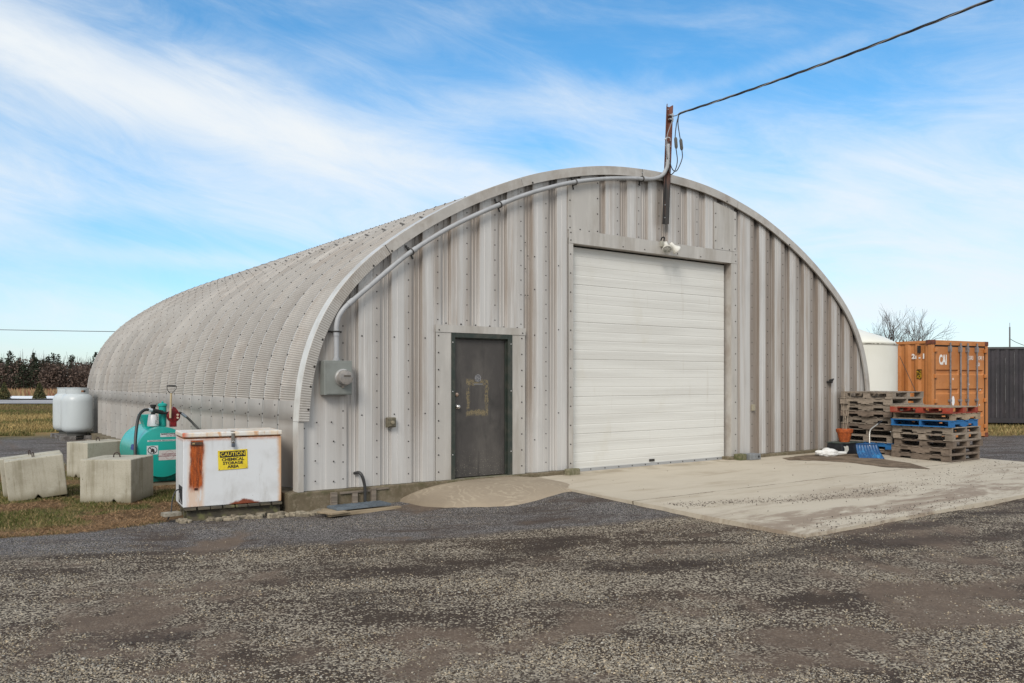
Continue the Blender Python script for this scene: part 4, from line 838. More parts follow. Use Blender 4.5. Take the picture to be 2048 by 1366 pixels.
def block(loc_, rz, w, d, h, label, lean=0, ring=True, vat=.45):
    t = thing('concrete_block', label, 'concrete block', loc_, rz, 'precast concrete blocks on the grass'); t.rotation_euler = (0, R(lean), rz)
    vn = .05; mb = MB(); a = w*vat
    mb.prism([(0, 0), (a-vn, 0), (a, vn*1.2), (a+vn, 0), (w, 0), (w, h), (0, h)], 0, d); mb.build('block', M_blk, t, bevel=.012)
    mb = MB(); c = Vector((w*.48, d*.5, h-.02)); r = .045
    if ring: pp = [c+Vector((-r, 0, -.02)), c+Vector((-r, 0, .03)), c+Vector((-r*.7, 0, .07)), c+Vector((0, 0, .085)), c+Vector((r*.7, 0, .07)), c+Vector((r, 0, .03)), c+Vector((r, 0, -.02))]
    else: pp = [c, c+Vector((0, 0, .07)), c+Vector((.012, 0, .085)), c+Vector((.02, 0, .07)), c+Vector((.02, 0, 0))]
    mb.tube(smooth_path(pp, 4), .008, 6); mb.build('lifting_loop', M_rod, t, smooth=True); return t
def W2(lat, dep): return (CX+lat*c_+dep*s_, CY-lat*s_+dep*c_)
gz = -.275
a = W2(-5.91, 11.28); block((a[0], a[1], gz), -PSI+R(.5), .70, .72, .60, 'pale concrete block nearest the freezer with a wire loop on top', vat=.66)
a = W2(-7.76, 14.37); block((a[0], a[1], gz), -PSI-R(29), .58, .80, .61, 'concrete block standing behind beside the green tank', vat=.45)
a = W2(-6.93, 11.36); block((a[0], a[1], gz-.01), -PSI+R(31), .72, .40, .575, 'front leaning concrete block at the left edge of the yard', lean=-6, ring=False, vat=.5)
a = W2(-7.27, 11.80); block((a[0], a[1], gz-.02), -PSI+R(31), .78, .36, .575, 'rear leaning concrete block pushed against the back of the front one', lean=-6, ring=False)

# ------------------------------------------------------------------ green fuel tank
FT = (-.66, 4.08, 0.); RR = .405
ft = thing('fuel_tank', 'turquoise horizontal fuel tank on a low stand beside the shed wall', 'fuel tank', (FT[0], FT[1]+.65, -.22))
M_teal = mat('tank_teal', (.010, .33, .285), [(2, .45, .7, (.012, .28, .24)), ((9, 9, 2), .58, .72, (.06, .30, .25), .6), (40, .66, .72, (.10, .26, .2), .6)], .26, bump=(3, .03, .02))
zc = .25; L_ = 1.3
def ylathe(prof, c, n=48): return MB().lathe(prof, c, n, Matrix.Rotation(R(-90), 4, 'X'))
pr = [(.0, 0), (RR-.012, 0), (RR-.003, .003), (RR, .012), (RR, .03), (RR-.004, .034), (RR-.004, L_-.034), (RR, L_-.03), (RR, L_-.012), (RR-.01, L_), (.0, L_)]
loc(ylathe(pr[1:-1], (FT[0], FT[1], zc), 64), 'tank_shell', M_teal, ft, autosmooth=35)
for yy in (.25, 1.0):
    mb = MB(); mb.prism([(FT[0]-.34, -.245), (FT[0]+.34, -.245), (FT[0]+.34, -.22), (FT[0]+.26, -.06), (FT[0]-.26, -.06), (FT[0]-.34, -.22)], FT[1]+yy, FT[1]+yy+.05)
    loc(mb, 'saddle', M_teal, ft)
for xx in (-.30, .24): loc(MB().box(FT[0]+xx, FT[0]+xx+.05, FT[1]+.02, FT[1]+1.28, -.25, -.20), 'skid_rail', M_teal, ft)
mb = MB(); mb.box(FT[0]-.26, FT[0]-.22, FT[1]+.02, FT[1]+.05, -.22, -.10); mb.box(FT[0]-.36, FT[0]-.22, FT[1]+.02, FT[1]+.05, -.125, -.10); loc(mb, 'bracket', M_teal, ft)
# fittings on top: y near the front half
ty = FT[1]+.42; zt = zc+RR-.01
mb = MB(); mb.add([(FT[0]-.20, ty+.20, zt+.19), (FT[0]+.02, ty+.20, zt+.19), (FT[0]+.02, ty+.50, zt+.19), (FT[0]-.20, ty+.50, zt+.19), (FT[0]-.13, ty+.22, zt-.03), (FT[0]+.02, ty+.22, zt-.03), (FT[0]+.02, ty+.44, zt-.03), (FT[0]-.13, ty+.44, zt-.03)], [(4,5,6,7),(0,4,7,3),(1,2,6,5),(0,1,5,4),(3,7,6,2),(0,3,2,1)])
loc(mb, 'spill_box', M_teal, ft, bevel=.006)
mb = MB(); mb.lathe([(.062, 0), (.062, .34), (.075, .345), (.075, .375), (.05, .39), (.01, .40)], (FT[0]+.10, ty+.05, zt-.01), 24); mb.lathe([(.008, .39), (.015, .40), (.016, .415), (.008, .425)], (FT[0]+.10, ty+.05, zt-.01), 10); loc(mb, 'fill_pipe', M_teal, ft, autosmooth=35)
loc(MB().lathe([(.034, 0), (.034, .30), (.048, .302), (.048, .335), (.03, .34)], (FT[0]-.03, ty+.12, zt+.02), 16), 'vent_pipe', M_black, ft, autosmooth=35)
mb = MB(); mb.lathe([(.085, 0), (.088, .02), (.068, .18), (.06, .19)], (FT[0]-.07, ty-.04, zt+.01), 24); flt = loc(mb, 'fuel_filter', mat('filter_white', (.60, .60, .62), (), .35), ft, autosmooth=35)
mb = MB(); mb.box(FT[0]-.055, FT[0]+.0, ty-.127, ty-.115, zt+.05, zt+.11); loc(mb, 'filter_print', mat('print_black', (.12, .12, .12), [(120, .45, .55, (.5, .5, .5))], .5), ft)
M_red = mat('pump_red', (.21, .012, .014), [(9, .4, .6, (.12, .006, .01))], .35)
px_, py_, pz_ = FT[0]+.245, ty-.06, zt+.17
mb = MB(); mb.lathe([(.05, -.05), (.10, -.045), (.105, -.03), (.105, .03), (.10, .045), (.05, .05)], (px_, py_, pz_), 28, RX); mb.box(px_-.055, px_+.045, py_-.04, py_+.04, zt-.01, pz_-.05); mb.add([(px_-.06, py_-.045, pz_+.06), (px_+.09, py_-.045, pz_+.05), (px_+.09, py_+.045, pz_+.05), (px_-.06, py_+.045, pz_+.06), (px_-.01, py_-.03, pz_+.16), (px_+.03, py_-.03, pz_+.14), (px_+.03, py_+.03, pz_+.14), (px_-.01, py_+.03, pz_+.16)], [(4,5,6,7),(0,1,5,4),(1,2,6,5),(2,3,7,6),(3,0,4,7)]); pump = loc(mb, 'hand_pump', M_red, ft, autosmooth=35, bevel=.004)
mb = MB(); mb.lathe([(.018, 0), (.018, .02)], (px_+.055, py_-.045, pz_+.02), 10, RX); mb.lathe([(.018, 0), (.018, .02)], (px_+.055, py_-.045, pz_-.03), 10, RX); o = mb.build('pump_plug', mat('plug', (.6, .45, .35), (), .4)); o.data.transform(Matrix.Translation(-ft.location)); o.parent = pump
mb = MB(); mb.tube([(px_-.07, py_-.09, pz_-.03), (px_-.055, py_-.09, pz_+.38)], .017, 8); o = mb.build('crank_arm', mat('ash_wood', (.55, .48, .33), [((40, 40, 3), .4, .6, (.42, .33, .2))], .6)); o.data.transform(Matrix.Translation(-ft.location)); o.parent = pump
mb = MB(); mb.tube([(px_-.12, py_-.09, pz_+.50), (px_+.02, py_-.09, pz_+.50)], .013, 8); mb.tube(smooth_path([(px_+.025, py_-.09, pz_+.50), (px_+.02, py_-.09, pz_+.45), (px_-.02, py_-.09, pz_+.40), (px_-.05, py_-.09, pz_+.38)]), .006, 6); mb.tube(smooth_path([(px_-.12, py_-.09, pz_+.50), (px_-.115, py_-.09, pz_+.44), (px_-.08, py_-.09, pz_+.39), (px_-.055, py_-.09, pz_+.38)]), .006, 6); o = mb.build('d_grip', M_iron); o.data.transform(Matrix.Translation(-ft.location)); o.parent = pump
mb = MB(); mb.tube(smooth_path([(px_-.09, py_, pz_+.05), (px_-.20, py_-.01, pz_+.06), (px_-.34, py_-.03, pz_+.10), (px_-.46, py_-.08, pz_+.11), (px_-.56, py_-.16, pz_+.03), (px_-.62, py_-.26, pz_-.16), (px_-.66, py_-.36, pz_-.42), (px_-.68, py_-.45, pz_-.75), (px_-.70, py_-.48, pz_-.82)]), .024, 10); loc(mb, 'hose', mat('rubber', (.018, .02, .02), (), .4), ft, smooth=True)
mb = MB(); mb.tube([(px_-.30, py_-.025, pz_+.092), (px_-.17, py_-.008, pz_+.06)], .036, 10); loc(mb, 'nozzle', M_black, ft, smooth=False)
mb = MB(); mb.tube([(px_-.40, py_-.05, pz_+.115), (px_-.34, py_-.03, pz_+.103)], .028, 10); loc(mb, 'hose_collar', mat('collar_white', (.55, .6, .65), (), .4), ft, autosmooth=40)
mb = MB(); mb.tube(smooth_path([(px_+.09, py_, pz_+.06), (px_+.18, py_-.02, pz_+.0), (px_+.30, py_-.10, pz_-.14), (px_+.38, py_-.2, pz_-.3), (px_+.36, py_-.3, pz_-.7)]), .020, 10); loc(mb, 'hose', mat('rubber2', (.018, .02, .02), (), .4), ft, smooth=True)
mb = MB(); mb.tube([(px_+.13, py_-.01, pz_+.04), (px_+.20, py_-.03, pz_-.02)], .024, 10); loc(mb, 'hose_fitting', mat('alu', (.30, .33, .38), (), .35, .7), ft)
# stickers and printing on the round end
M_stw = mat('sticker_white', (.56, .60, .62), (), .5); M_stp = mat('sticker_pinkish', (.48, .45, .45), [(30, .4, .6, (.52, .50, .49))], .5); M_red2 = mat('print_maroon', (.22, .07, .09), (), .5); M_pb = mat('print_black2', (.02, .02, .022), (), .5)
yf = FT[1]-.0015
def TM(dx_, dz_, yoff=0): return Matrix.Translation(Vector((FT[0]+dx_, yf-yoff, zc+dz_))-ft.location)
def stk(name, x0, x1, z0, z1, m): return loc(MB().box(FT[0]+x0, FT[0]+x1, yf-.001, yf+.001, zc+z0, zc+z1), name, m, ft)
stk('sticker', -.04, .30, .245, .305, M_stw); text_part('lettering', 'BARRTOWNE.COM', .036, TM(.13, .29, .0015), M_pb, ft, .0012, 1.0); text_part('lettering', '613 967 7456', .028, TM(.13, .262, .0015), M_red2, ft, .0006, 1.0)
stk('sticker', -.235, .31, .175, .200, M_stw); text_part('lettering', 'FOLLOW LOCAL REGULATIONS FOR SAFETY', .022, TM(.04, .187, .0015), M_pb, ft, .0004, 1.15)
stk('sticker', -.245, -.075, -.03, .11, M_stw)
ring_ = MB(); 
for k in range(36):
    t0, t1 = k*math.pi/18, (k+1)*math.pi/18
    ring_.add([(FT[0]-.16+r_*math.cos(t), yf-.002, zc+.04+r_*math.sin(t)*.86) for t in (t0, t1) for r_ in (.061, .073)], [(0, 1, 3, 2)])
Mr = Matrix.Translation((FT[0]-.16, yf-.0025, zc+.04)) @ Matrix.Rotation(R(42), 4, 'Y'); ring_.box(-.065, .065, 0, .0004, -.007, .007, 0, Mr)
fp = [(-.035, -.04), (-.02, -.01), (-.03, .0), (-.012, .012), (-.005, .04), (.012, .02), (.02, .03), (.032, 0), (.02, -.02), (.03, -.045), (.008, -.04), (.0, -.02), (-.012, -.03)]
ring_.add([(FT[0]-.16+a, yf-.0018, zc+.035+b) for a, b in fp], [tuple(range(len(fp)))])
loc(ring_, 'no_flame_symbol', M_pb, ft)
stk('sticker', -.065, .27, -.13, .03, M_stp)
text_part('lettering', 'THE NUMBER ONE', .026, TM(.10, -.035, .0015), M_red2, ft, .0006, 1.1); text_part('lettering', 'CONTAINMENT COMPANY', .026, TM(.10, -.065, .0015), M_red2, ft, .0006, 1.15)
rg_ = MB()
for k in range(36):
    t0, t1 = k*math.pi/18, (k+1)*math.pi/18; rg_.add([(FT[0]+.10+r_*math.cos(t), yf-.0018, zc-.05+r_*math.sin(t)) for t in (t0, t1) for r_ in (.066, .07)], [(0, 1, 3, 2)])
loc(rg_, 'round_print', M_red2, ft)
lab = MB(); n = 10
for k in range(n):
    t0, t1 = R(172+k*1.3), R(172+(k+1)*1.3)
    lab.add([(FT[0]+RR*1.001*math.cos(t), yy, zc+RR*1.001*math.sin(t)) for t in (t0-R(10), t1-R(10)) for yy in (FT[1]+.06, FT[1]+.42)], [(0, 1, 3, 2)])
loc(lab, 'blue_label', mat('label_blue', (.02, .05, .20), [(60, .6, .66, (.35, .4, .5))], .85), ft)
pd = struct(MB().box(-1.35, -.14, 3.86, 5.5, -.40, -.252).build('tank_pad', M_found, bevel=.01))
hp = thing('black_hose', 'black hose lying at the foot of the long shed wall', 'hose', (-.3, 8, -.2)); loc(MB().tube(smooth_path([(-.16, 9.2, -.06), (-.2, 8.6, -.08), (-.26, 8.1, -.12), (-.34, 7.9, -.18)]), .045, 8), 'hose', M_black, hp, smooth=True)
tp = thing('timber_rail', 'long grey timber lying along the foot of the shed side wall', 'timber', (-.3, 11, -.15)); loc(MB().box(-.36, -.27, 7.6, 13.6, -.20, -.11), 'timber', M_wood, tp)

# ------------------------------------------------------------------ propane cylinders
M_prop = mat('propane_white', (.50, .545, .56), [(2, .45, .7, (.46, .50, .52)), ((4, 4, 12), .6, .75, (.42, .43, .41), .35)], .35)
def propane(x_, y_, label):
    z0 = -.015; t = thing('propane_cylinder', label, 'propane cylinder', (x_, y_, z0), R(20), 'white propane cylinders')
    r = .385; mb = MB(); pf = [(.12, .035), (.26, .045), (.35, .09), (.378, .15), (r, .22), (r, .86), (.378, .93), (.345, 1.0), (.29, 1.05), (.24, 1.07), (.1, 1.09)]
    mb.lathe(pf, (0,0,0), 48); mb.build('cylinder', M_prop, t, smooth=True)
    mb = MB(); mb.lathe([(.24, -.04), (.24, .05), (.235, .05)], (0,0,0), 32); mb.build('foot_ring', mat('foot', (.06, .06, .055), (), .7), t)
    mb = MB(); n = 40
    for k in range(n):
        a0, a1 = 6.2832*k/n, 6.2832*(k+1)/n; hole = (k % 13) in (3, 4, 5)
        for (za, zb) in (((1.05, 1.10), (1.155, 1.20)) if hole else ((1.05, 1.20),)):
            vs = [(rr_*math.cos(a), rr_*math.sin(a), z_1) for z_1 in (za, zb) for a in (a0, a1) for rr_ in (.265, .277)]
            mb.add(vs, [(1, 3, 7, 5), (0, 4, 6, 2), (4, 5, 7, 6), (0, 2, 3, 1), (0, 1, 5, 4), (2, 6, 7, 3)])
    mb.lathe([(.283, 1.195), (.289, 1.205), (.283, 1.215), (.268, 1.215), (.268, 1.195)], (0,0,0), 40)
    mb.build('collar', M_prop, t, autosmooth=40)
    mb = MB(); mb.tube([(0, 0, 1.08), (0, 0, 1.15)], .03, 10); mb.build('valve', mat('brass2', (.35, .27, .12), (), .4, .7), t)
    return t
propane(-.43, 14.45, 'white propane cylinder in front against the shed wall, right of the pair'); propane(-.50, 15.42, 'white propane cylinder behind, left of the pair by the shed')
bp = thing('base_blocks', 'low dark blocks carrying the two propane cylinders', 'block'); bp.location = (-.5, 14.9, -.2)
for (a, b) in ((-.85, 14.15), (-.3, 14.15), (-.85, 15.0), (-.9, 15.5), (-.3, 15.4)): loc(MB().box(a, a+.35, b, b+.3, -.17, -.055), 'block', mat('dark_block', (.10, .09, .085), [(10, .4, .6, (.2, .19, .18))], .9), bp)

# ------------------------------------------------------------------ pallets
def wood(name, a, b, cst=None):
    m, T, B = newmat(name); v = coords(T); oi = T.new('ShaderNodeObjectInfo'); 
    rnd = oi.outputs['Random']
    n = T.noise(v, (14, 14, 60), 5, .7); n2 = T.noise(geo_pos(T), 4, 4, .6)
    c = T.mix(T.ramp(n, .3, .7), a, b); c = T.mix(T.ramp(n2, .45, .7, 0, .5), c, tuple(x*.55 for x in a))
    if cst: c = T.mix(T.ramp(T.noise(geo_pos(T), 9, 5, .7), .35, .52), c, cst)
    c = T.mix(T.ramp(rnd, 0, 1, 0, .42), c, tuple(x*.45 for x in a))
    T.put(B.inputs['Base Color'], c); B.inputs['Roughness'].default_value = .9; T.put(B.inputs['Normal'], T.bump(n, .25, .002)); return m
W = {'grey': wood('pallet_grey', (.22, .18, .14), (.37, .31, .25)), 'dark': wood('pallet_dark', (.13, .098, .075), (.25, .195, .15)), 'tan': wood('pallet_tan', (.26, .19, .125), (.37, .29, .20)),
     'blue': wood('pallet_blue', (.012, .10, .27), (.02, .16, .36), (.015, .13, .34)), 'red': wood('pallet_red', (.26, .05, .03), (.3, .16, .1), (.30, .04, .02))}
def pallet(kind, rot, col, deck, label, loc_, rz, LX=1.16, LY=1.14, group='stacked wooden pallets'):
    t = thing('wooden_pallet', label, 'pallet', loc_, rz, group); rm = random.Random(hash(label) % 1000 if False else sum(map(ord, label)))
    A, Bn = (LY, LX) if rot else (LX, LY)            # boards run across A, stringers along Bn
    def P(mb): 
        if rot: mb.v = [(y, x, z) for x, y, z in mb.v]
        return mb
    h = .126
    def boards(z, n, gap):
        mb = MB(); w_ = (Bn-gap*(n-1))/n
        for i in range(n):
            y0 = -Bn/2+i*(w_+gap); j = (rm.random()-.5)*.02; mb.box(-A/2+j, A/2+j, y0, y0+w_*(.93+.07*rm.random()), z, z+.017)
        return P(mb)
    boards(h-.017, 6, .055).build('top_deck', deck, t, bevel=.002)
    boards(0.0, 3 if kind == 's' else 3, .30).build('bottom_boards', col, t, bevel=.002)
    for k, xx in enumerate((-A/2+.014, -.02, A/2-.054)):
        if kind == 's':
            a = .22*Bn; n0 = Bn/2-a-.0; z0, z1 = .0175, h-.0175
            po = [(-Bn/2, z0), (-Bn/2+.17, z0), (-Bn/2+.185, z0+.035), (-Bn/2+.385, z0+.035), (-Bn/2+.40, z0), (Bn/2-.40, z0), (Bn/2-.385, z0+.035), (Bn/2-.185, z0+.035), (Bn/2-.17, z0), (Bn/2, z0), (Bn/2, z1), (-Bn/2, z1)]
            mb = MB(); vs = [(xx, y_, z_1) for y_, z_1 in po]+[(xx+.04, y_, z_1) for y_, z_1 in po]; n = len(po)
            mb.add(vs, [tuple(range(n)), tuple(range(2*n-1, n-1, -1))]+[(i, n+i, n+(i+1) % n, (i+1) % n) for i in range(n)]); P(mb).build('stringer', col, t)
        else:
            for yy in (-Bn/2, -.07, Bn/2-.14):
                xb = (-A/2, -.06, A/2-.12)[k]; mb = MB().box(xb, xb+.12, yy, yy+.14, .0175, h-.035); P(mb).build('block', col, t, bevel=.003)
            mb = MB().box((-A/2, -.06, A/2-.12)[k], (-A/2, -.06, A/2-.12)[k]+.12, -Bn/2, Bn/2, h-.035, h-.0175); P(mb).build('stringer_board', col, t)
    return t
gA_ = -.098; hh_ = .1275
specA = [('s', 0, 'dark'), ('s', 0, 'blue'), ('b', 1, 'grey'), ('s', 1, 'grey'), ('s', 0, 'dark'), ('s', 0, 'grey'), ('s', 0, 'dark'), ('s', 0, 'grey'), ('s', 0, 'grey'), ('b', 0, 'grey')]
ordA = ['bottom', 'second lowest, blue', 'third lowest', 'fourth lowest', 'fifth lowest', 'fifth from top', 'fourth from top', 'third from top', 'second from top', 'topmost']
rm = random.Random(12)
for i, (k, r_, c) in enumerate(specA):
    nm = {'blue': 'blue painted wooden pallet', 'dark': 'dark weathered wooden pallet', 'grey': 'grey weathered wooden pallet'}[c]
    pos = ordA[i].replace(', blue', '')
    pallet(k, r_, W[c], W['grey'] if c != 'blue' else W['blue'], f'{nm}, {pos} in the taller stack against the shed', (12.38+(rm.random()-.5)*.09+(.04 if i == 9 else 0), -.64+(rm.random()-.5)*.05, gA_+i*hh_), R((rm.random()-.5)*2.5), 1.22, 1.12, group='pallets in the taller stack against the shed')
specB = [('s', 0, 'dark'), ('s', 0, 'dark'), ('b', 0, 'dark'), ('b', 0, 'grey'), ('s', 0, 'grey'), ('s', 1, 'blue'), ('s', 1, 'tan'), ('b', 0, 'red')]
ordB = ['bottom', 'second lowest', 'third lowest', 'fourth lowest', 'just under the blue one', 'third from top', 'second from top', 'topmost']
for i, (k, r_, c) in enumerate(specB):
    nm = {'blue': 'bright blue pallet', 'dark': 'dark weathered pallet', 'grey': 'grey weathered pallet', 'tan': 'tan wooden pallet', 'red': 'pallet with red painted blocks and tan deck'}[c]
    pallet(k, r_, W[c], {'red': W['tan'], 'blue': W['blue']}.get(c, W[c]), f'{nm}, {ordB[i]} in the shorter front stack', (12.12+(rm.random()-.5)*.09+(-.05 if i == 7 else 0)+(.04 if i == 2 else 0), -1.86+(rm.random()-.5)*.04, gA_-.005+i*hh_), R((rm.random()-.5)*3), 1.10, 1.15, group='pallets in the shorter front stack')

# ------------------------------------------------------------------ crate, pot, shovel, bag
cr_ = thing('plastic_crate', 'black plastic crate with a torn white label under the terracotta pot', 'crate', (11.28, -.47, -.07), R(-4))
M_bp = mat('black_plastic', (.012, .013, .016), [(6, .45, .65, (.02, .025, .03))], .35)
mb = MB(); mb.add([(-.36, -.20, 0), (.36, -.20, 0), (.36, .20, 0), (-.36, .20, 0), (-.33, -.17, .23), (.33, -.17, .23), (.33, .17, .23), (-.33, .17, .23)], [(0,3,2,1),(4,5,6,7),(0,1,5,4),(1,2,6,5),(2,3,7,6),(3,0,4,7)]); mb.build('body', M_bp, cr_, bevel=.015)
mb = MB(); mb.box(-.345, .345, -.185, .185, .222, .24); mb.build('rim', mat('rim_green', (.03, .05, .05), [(9, .4, .6, (.09, .11, .09))], .5), cr_, bevel=.004)
lp = [(-.29, .07), (-.24, .06), (-.22, .04), (-.17, .08), (-.15, .1), (-.155, .17), (-.2, .18), (-.24, .165), (-.3, .175), (-.275, .12)]
mb = MB(); mb.add([(a, -.2+.03*b/.23-.004, b) for a, b in lp], [tuple(range(len(lp)))]); mb.build('torn_label', mat('paper', (.5, .5, .46), (), .8), cr_)
pt = thing('plant_pot', 'terracotta pot with bare sticks standing on the black crate', 'plant pot', (11.22, -.49, .172))
M_terra = mat('terracotta', sl(176, 88, 38), [(18, .4, .65, sl(140, 66, 28)), (50, .6, .7, sl(200, 120, 70))], .8, bump=(70, .5, .006))
mb = MB(); mb.lathe([(.095, 0), (.10, .01), (.142, .19), (.158, .192), (.165, .255), (.155, .258), (.148, .2), (.14, .235), (.02, .235)], (0,0,0), 28); mb.build('pot', M_terra, pt, autosmooth=35)
M_stick = mat('stick', (.40, .33, .25), [((20, 20, 3), .4, .6, (.28, .23, .17))], .8)
for pp in [[(-.05, 0, .22), (-.03, 0, .6), (.0, 0, 1.0), (.06, .0, 1.38)], [(.02, 0, .22), (.03, 0, .45), (.05, 0, .52), (.13, 0, .75), (.16, 0, .92)], [(.06, 0, .22), (.12, 0, .5), (.18, 0, .8), (.24, 0, 1.0)], [(.03, 0, .45), (-.02, 0, .58), (-.10, 0, .72), (-.14, 0, .80)], [(0, 0, 1.0), (-.08, 0, 1.1), (-.13, 0, 1.14)]]:
    mb = MB(); n = len(pp); mb.tube(smooth_path(pp), [.0065-.004*i/(6*(n-1)) for i in range(6*(n-1)+1)], 6); mb.build('stick', M_stick, pt, smooth=True)
sh = thing('snow_shovel', 'blue plastic snow shovel with bent metal handle leaning on the pallets', 'shovel', (10.88, -1.20, -.085), R(-32))
m_sb = mat('shovel_blue', (.006, .06, .17), [(9, .5, .7, (.03, .2, .42)), ((60, 60, 6), .62, .68, (.2, .35, .5), .6)], .4)
vs = []; nu, nv_ = 33, 12
for j in range(nv_+1):
    t = j/nv_; 
    for i in range(nu+1):
        u = i/nu*2-1; xx = u*(.215+.03*(1-t)); rib = .006*math.cos(u*math.pi*8); zz = .005+.27*t; yy = .16*(1-t)**2*-1+.05*t+rib
        vs.append((xx, yy, zz+.012*(1-u*u)*(t > .99)))
fs = [(j*(nu+1)+i, j*(nu+1)+i+1, (j+1)*(nu+1)+i+1, (j+1)*(nu+1)+i) for j in range(nv_) for i in range(nu)]
o = MB().add(vs, fs).build('blade', m_sb, sh, smooth=True); so = o.modifiers.new('solid', 'SOLIDIFY'); so.thickness = .006
mb = MB(); mb.box(-.21, .21, .035, .062, .255, .275); mb.build('blade_rim', mat('shovel_dark_blue', (.01, .05, .15), (), .4), sh, bevel=.006)
mb = MB(); mb.tube(smooth_path([(.04, .03, .14), (.06, .06, .25), (.075, .09, .36), (.09, .12, .46), (.13, .15, .54), (.25, .2, .61), (.36, .24, .67)]), .014, 10); mb.build('handle', mat('shaft', (.40, .39, .36), (), .35, .6), sh, smooth=True)
mb = MB(); mb.tube([(.31, .225, .64), (.38, .25, .68)], .02, 8); mb.tube([(.37, .20, .70), (.40, .30, .69)], .018, 8); mb.build('grip', M_bp, sh)
bgx = thing('plastic_bag', 'crumpled white plastic bag on the damp sand by the wall foot', 'bag', (10.40, -.66, -.075), R(-30))
bm = bmesh.new(); bmesh.ops.create_icosphere(bm, subdivisions=4, radius=1)
for v in bm.verts:
    c = v.co; n_ = float(fbm(c.x*2.1+5, c.y*2.1+c.z*2.3+5, 1.2, 3, 4))-.5; n2_ = abs(float(fbm(c.x*5+2, c.z*5+c.y*3, 1., 5, 3))-.5)
    r = 1+.55*n_-.35*n2_; t = (c.x+1)/2; sc_ = (.55+.5*math.sin(min(1, t*1.15)*math.pi))*(1-.35*math.exp(-((c.x+.45)/.16)**2))
    v.co = Vector((c.x*.27*r+(.12 if c.x > .8 else 0), c.y*.13*r*sc_, max(-.005, .085+c.z*.105*r*sc_)-.01))
me = bpy.data.meshes.new('bag'); bm.to_mesh(me); bm.free(); me.materials.append(mat('bag_white', (.66, .66, .64), [(12, .55, .7, (.5, .49, .46))], .45)); me.polygons.foreach_set('use_smooth', [True]*len(me.polygons))
o = bpy.data.objects.new('bag', me); COL.objects.link(o); o.parent = bgx

# ------------------------------------------------------------------ shipping containers
def corr(x_len, z0, z1, pitch=.28, d=.036, axis='y', at=0., sgn=1, s0=0.):
    vs = []; n = int(x_len/pitch); p = x_len/n
    for k in range(n):
        for f, dd_ in ((0, 0), (.26, 0), (.5, 1), (.76, 1)): vs.append((s0+(k+f)*p, dd_*d))
    vs.append((s0+x_len, 0)); out = []
    for s_, o_1 in vs:
        q_ = at+sgn*o_1; out += [((q_, s_, z0) if axis == 'y' else (s_, q_, z0)), ((q_, s_, z1) if axis == 'y' else (s_, q_, z1))]
    return MB().add(out, [(2*i, 2*i+2, 2*i+3, 2*i+1) for i in range(len(vs)-1)])
def rustmat(name, a, b, rustc, amt=.6, sc=3., shine=.55):
    def ex(T, v, c):
        n = T.noise(v, (sc*2, sc*2, sc*.6), 7, .75); return T.mix(T.ramp(n, amt, amt+.08), c, rustc)
    return mat(name, a, [(1.2, .4, .65, b), (12, .5, .7, tuple(x*.85 for x in a))], shine, extra=ex, bump=(40, .12, .004))
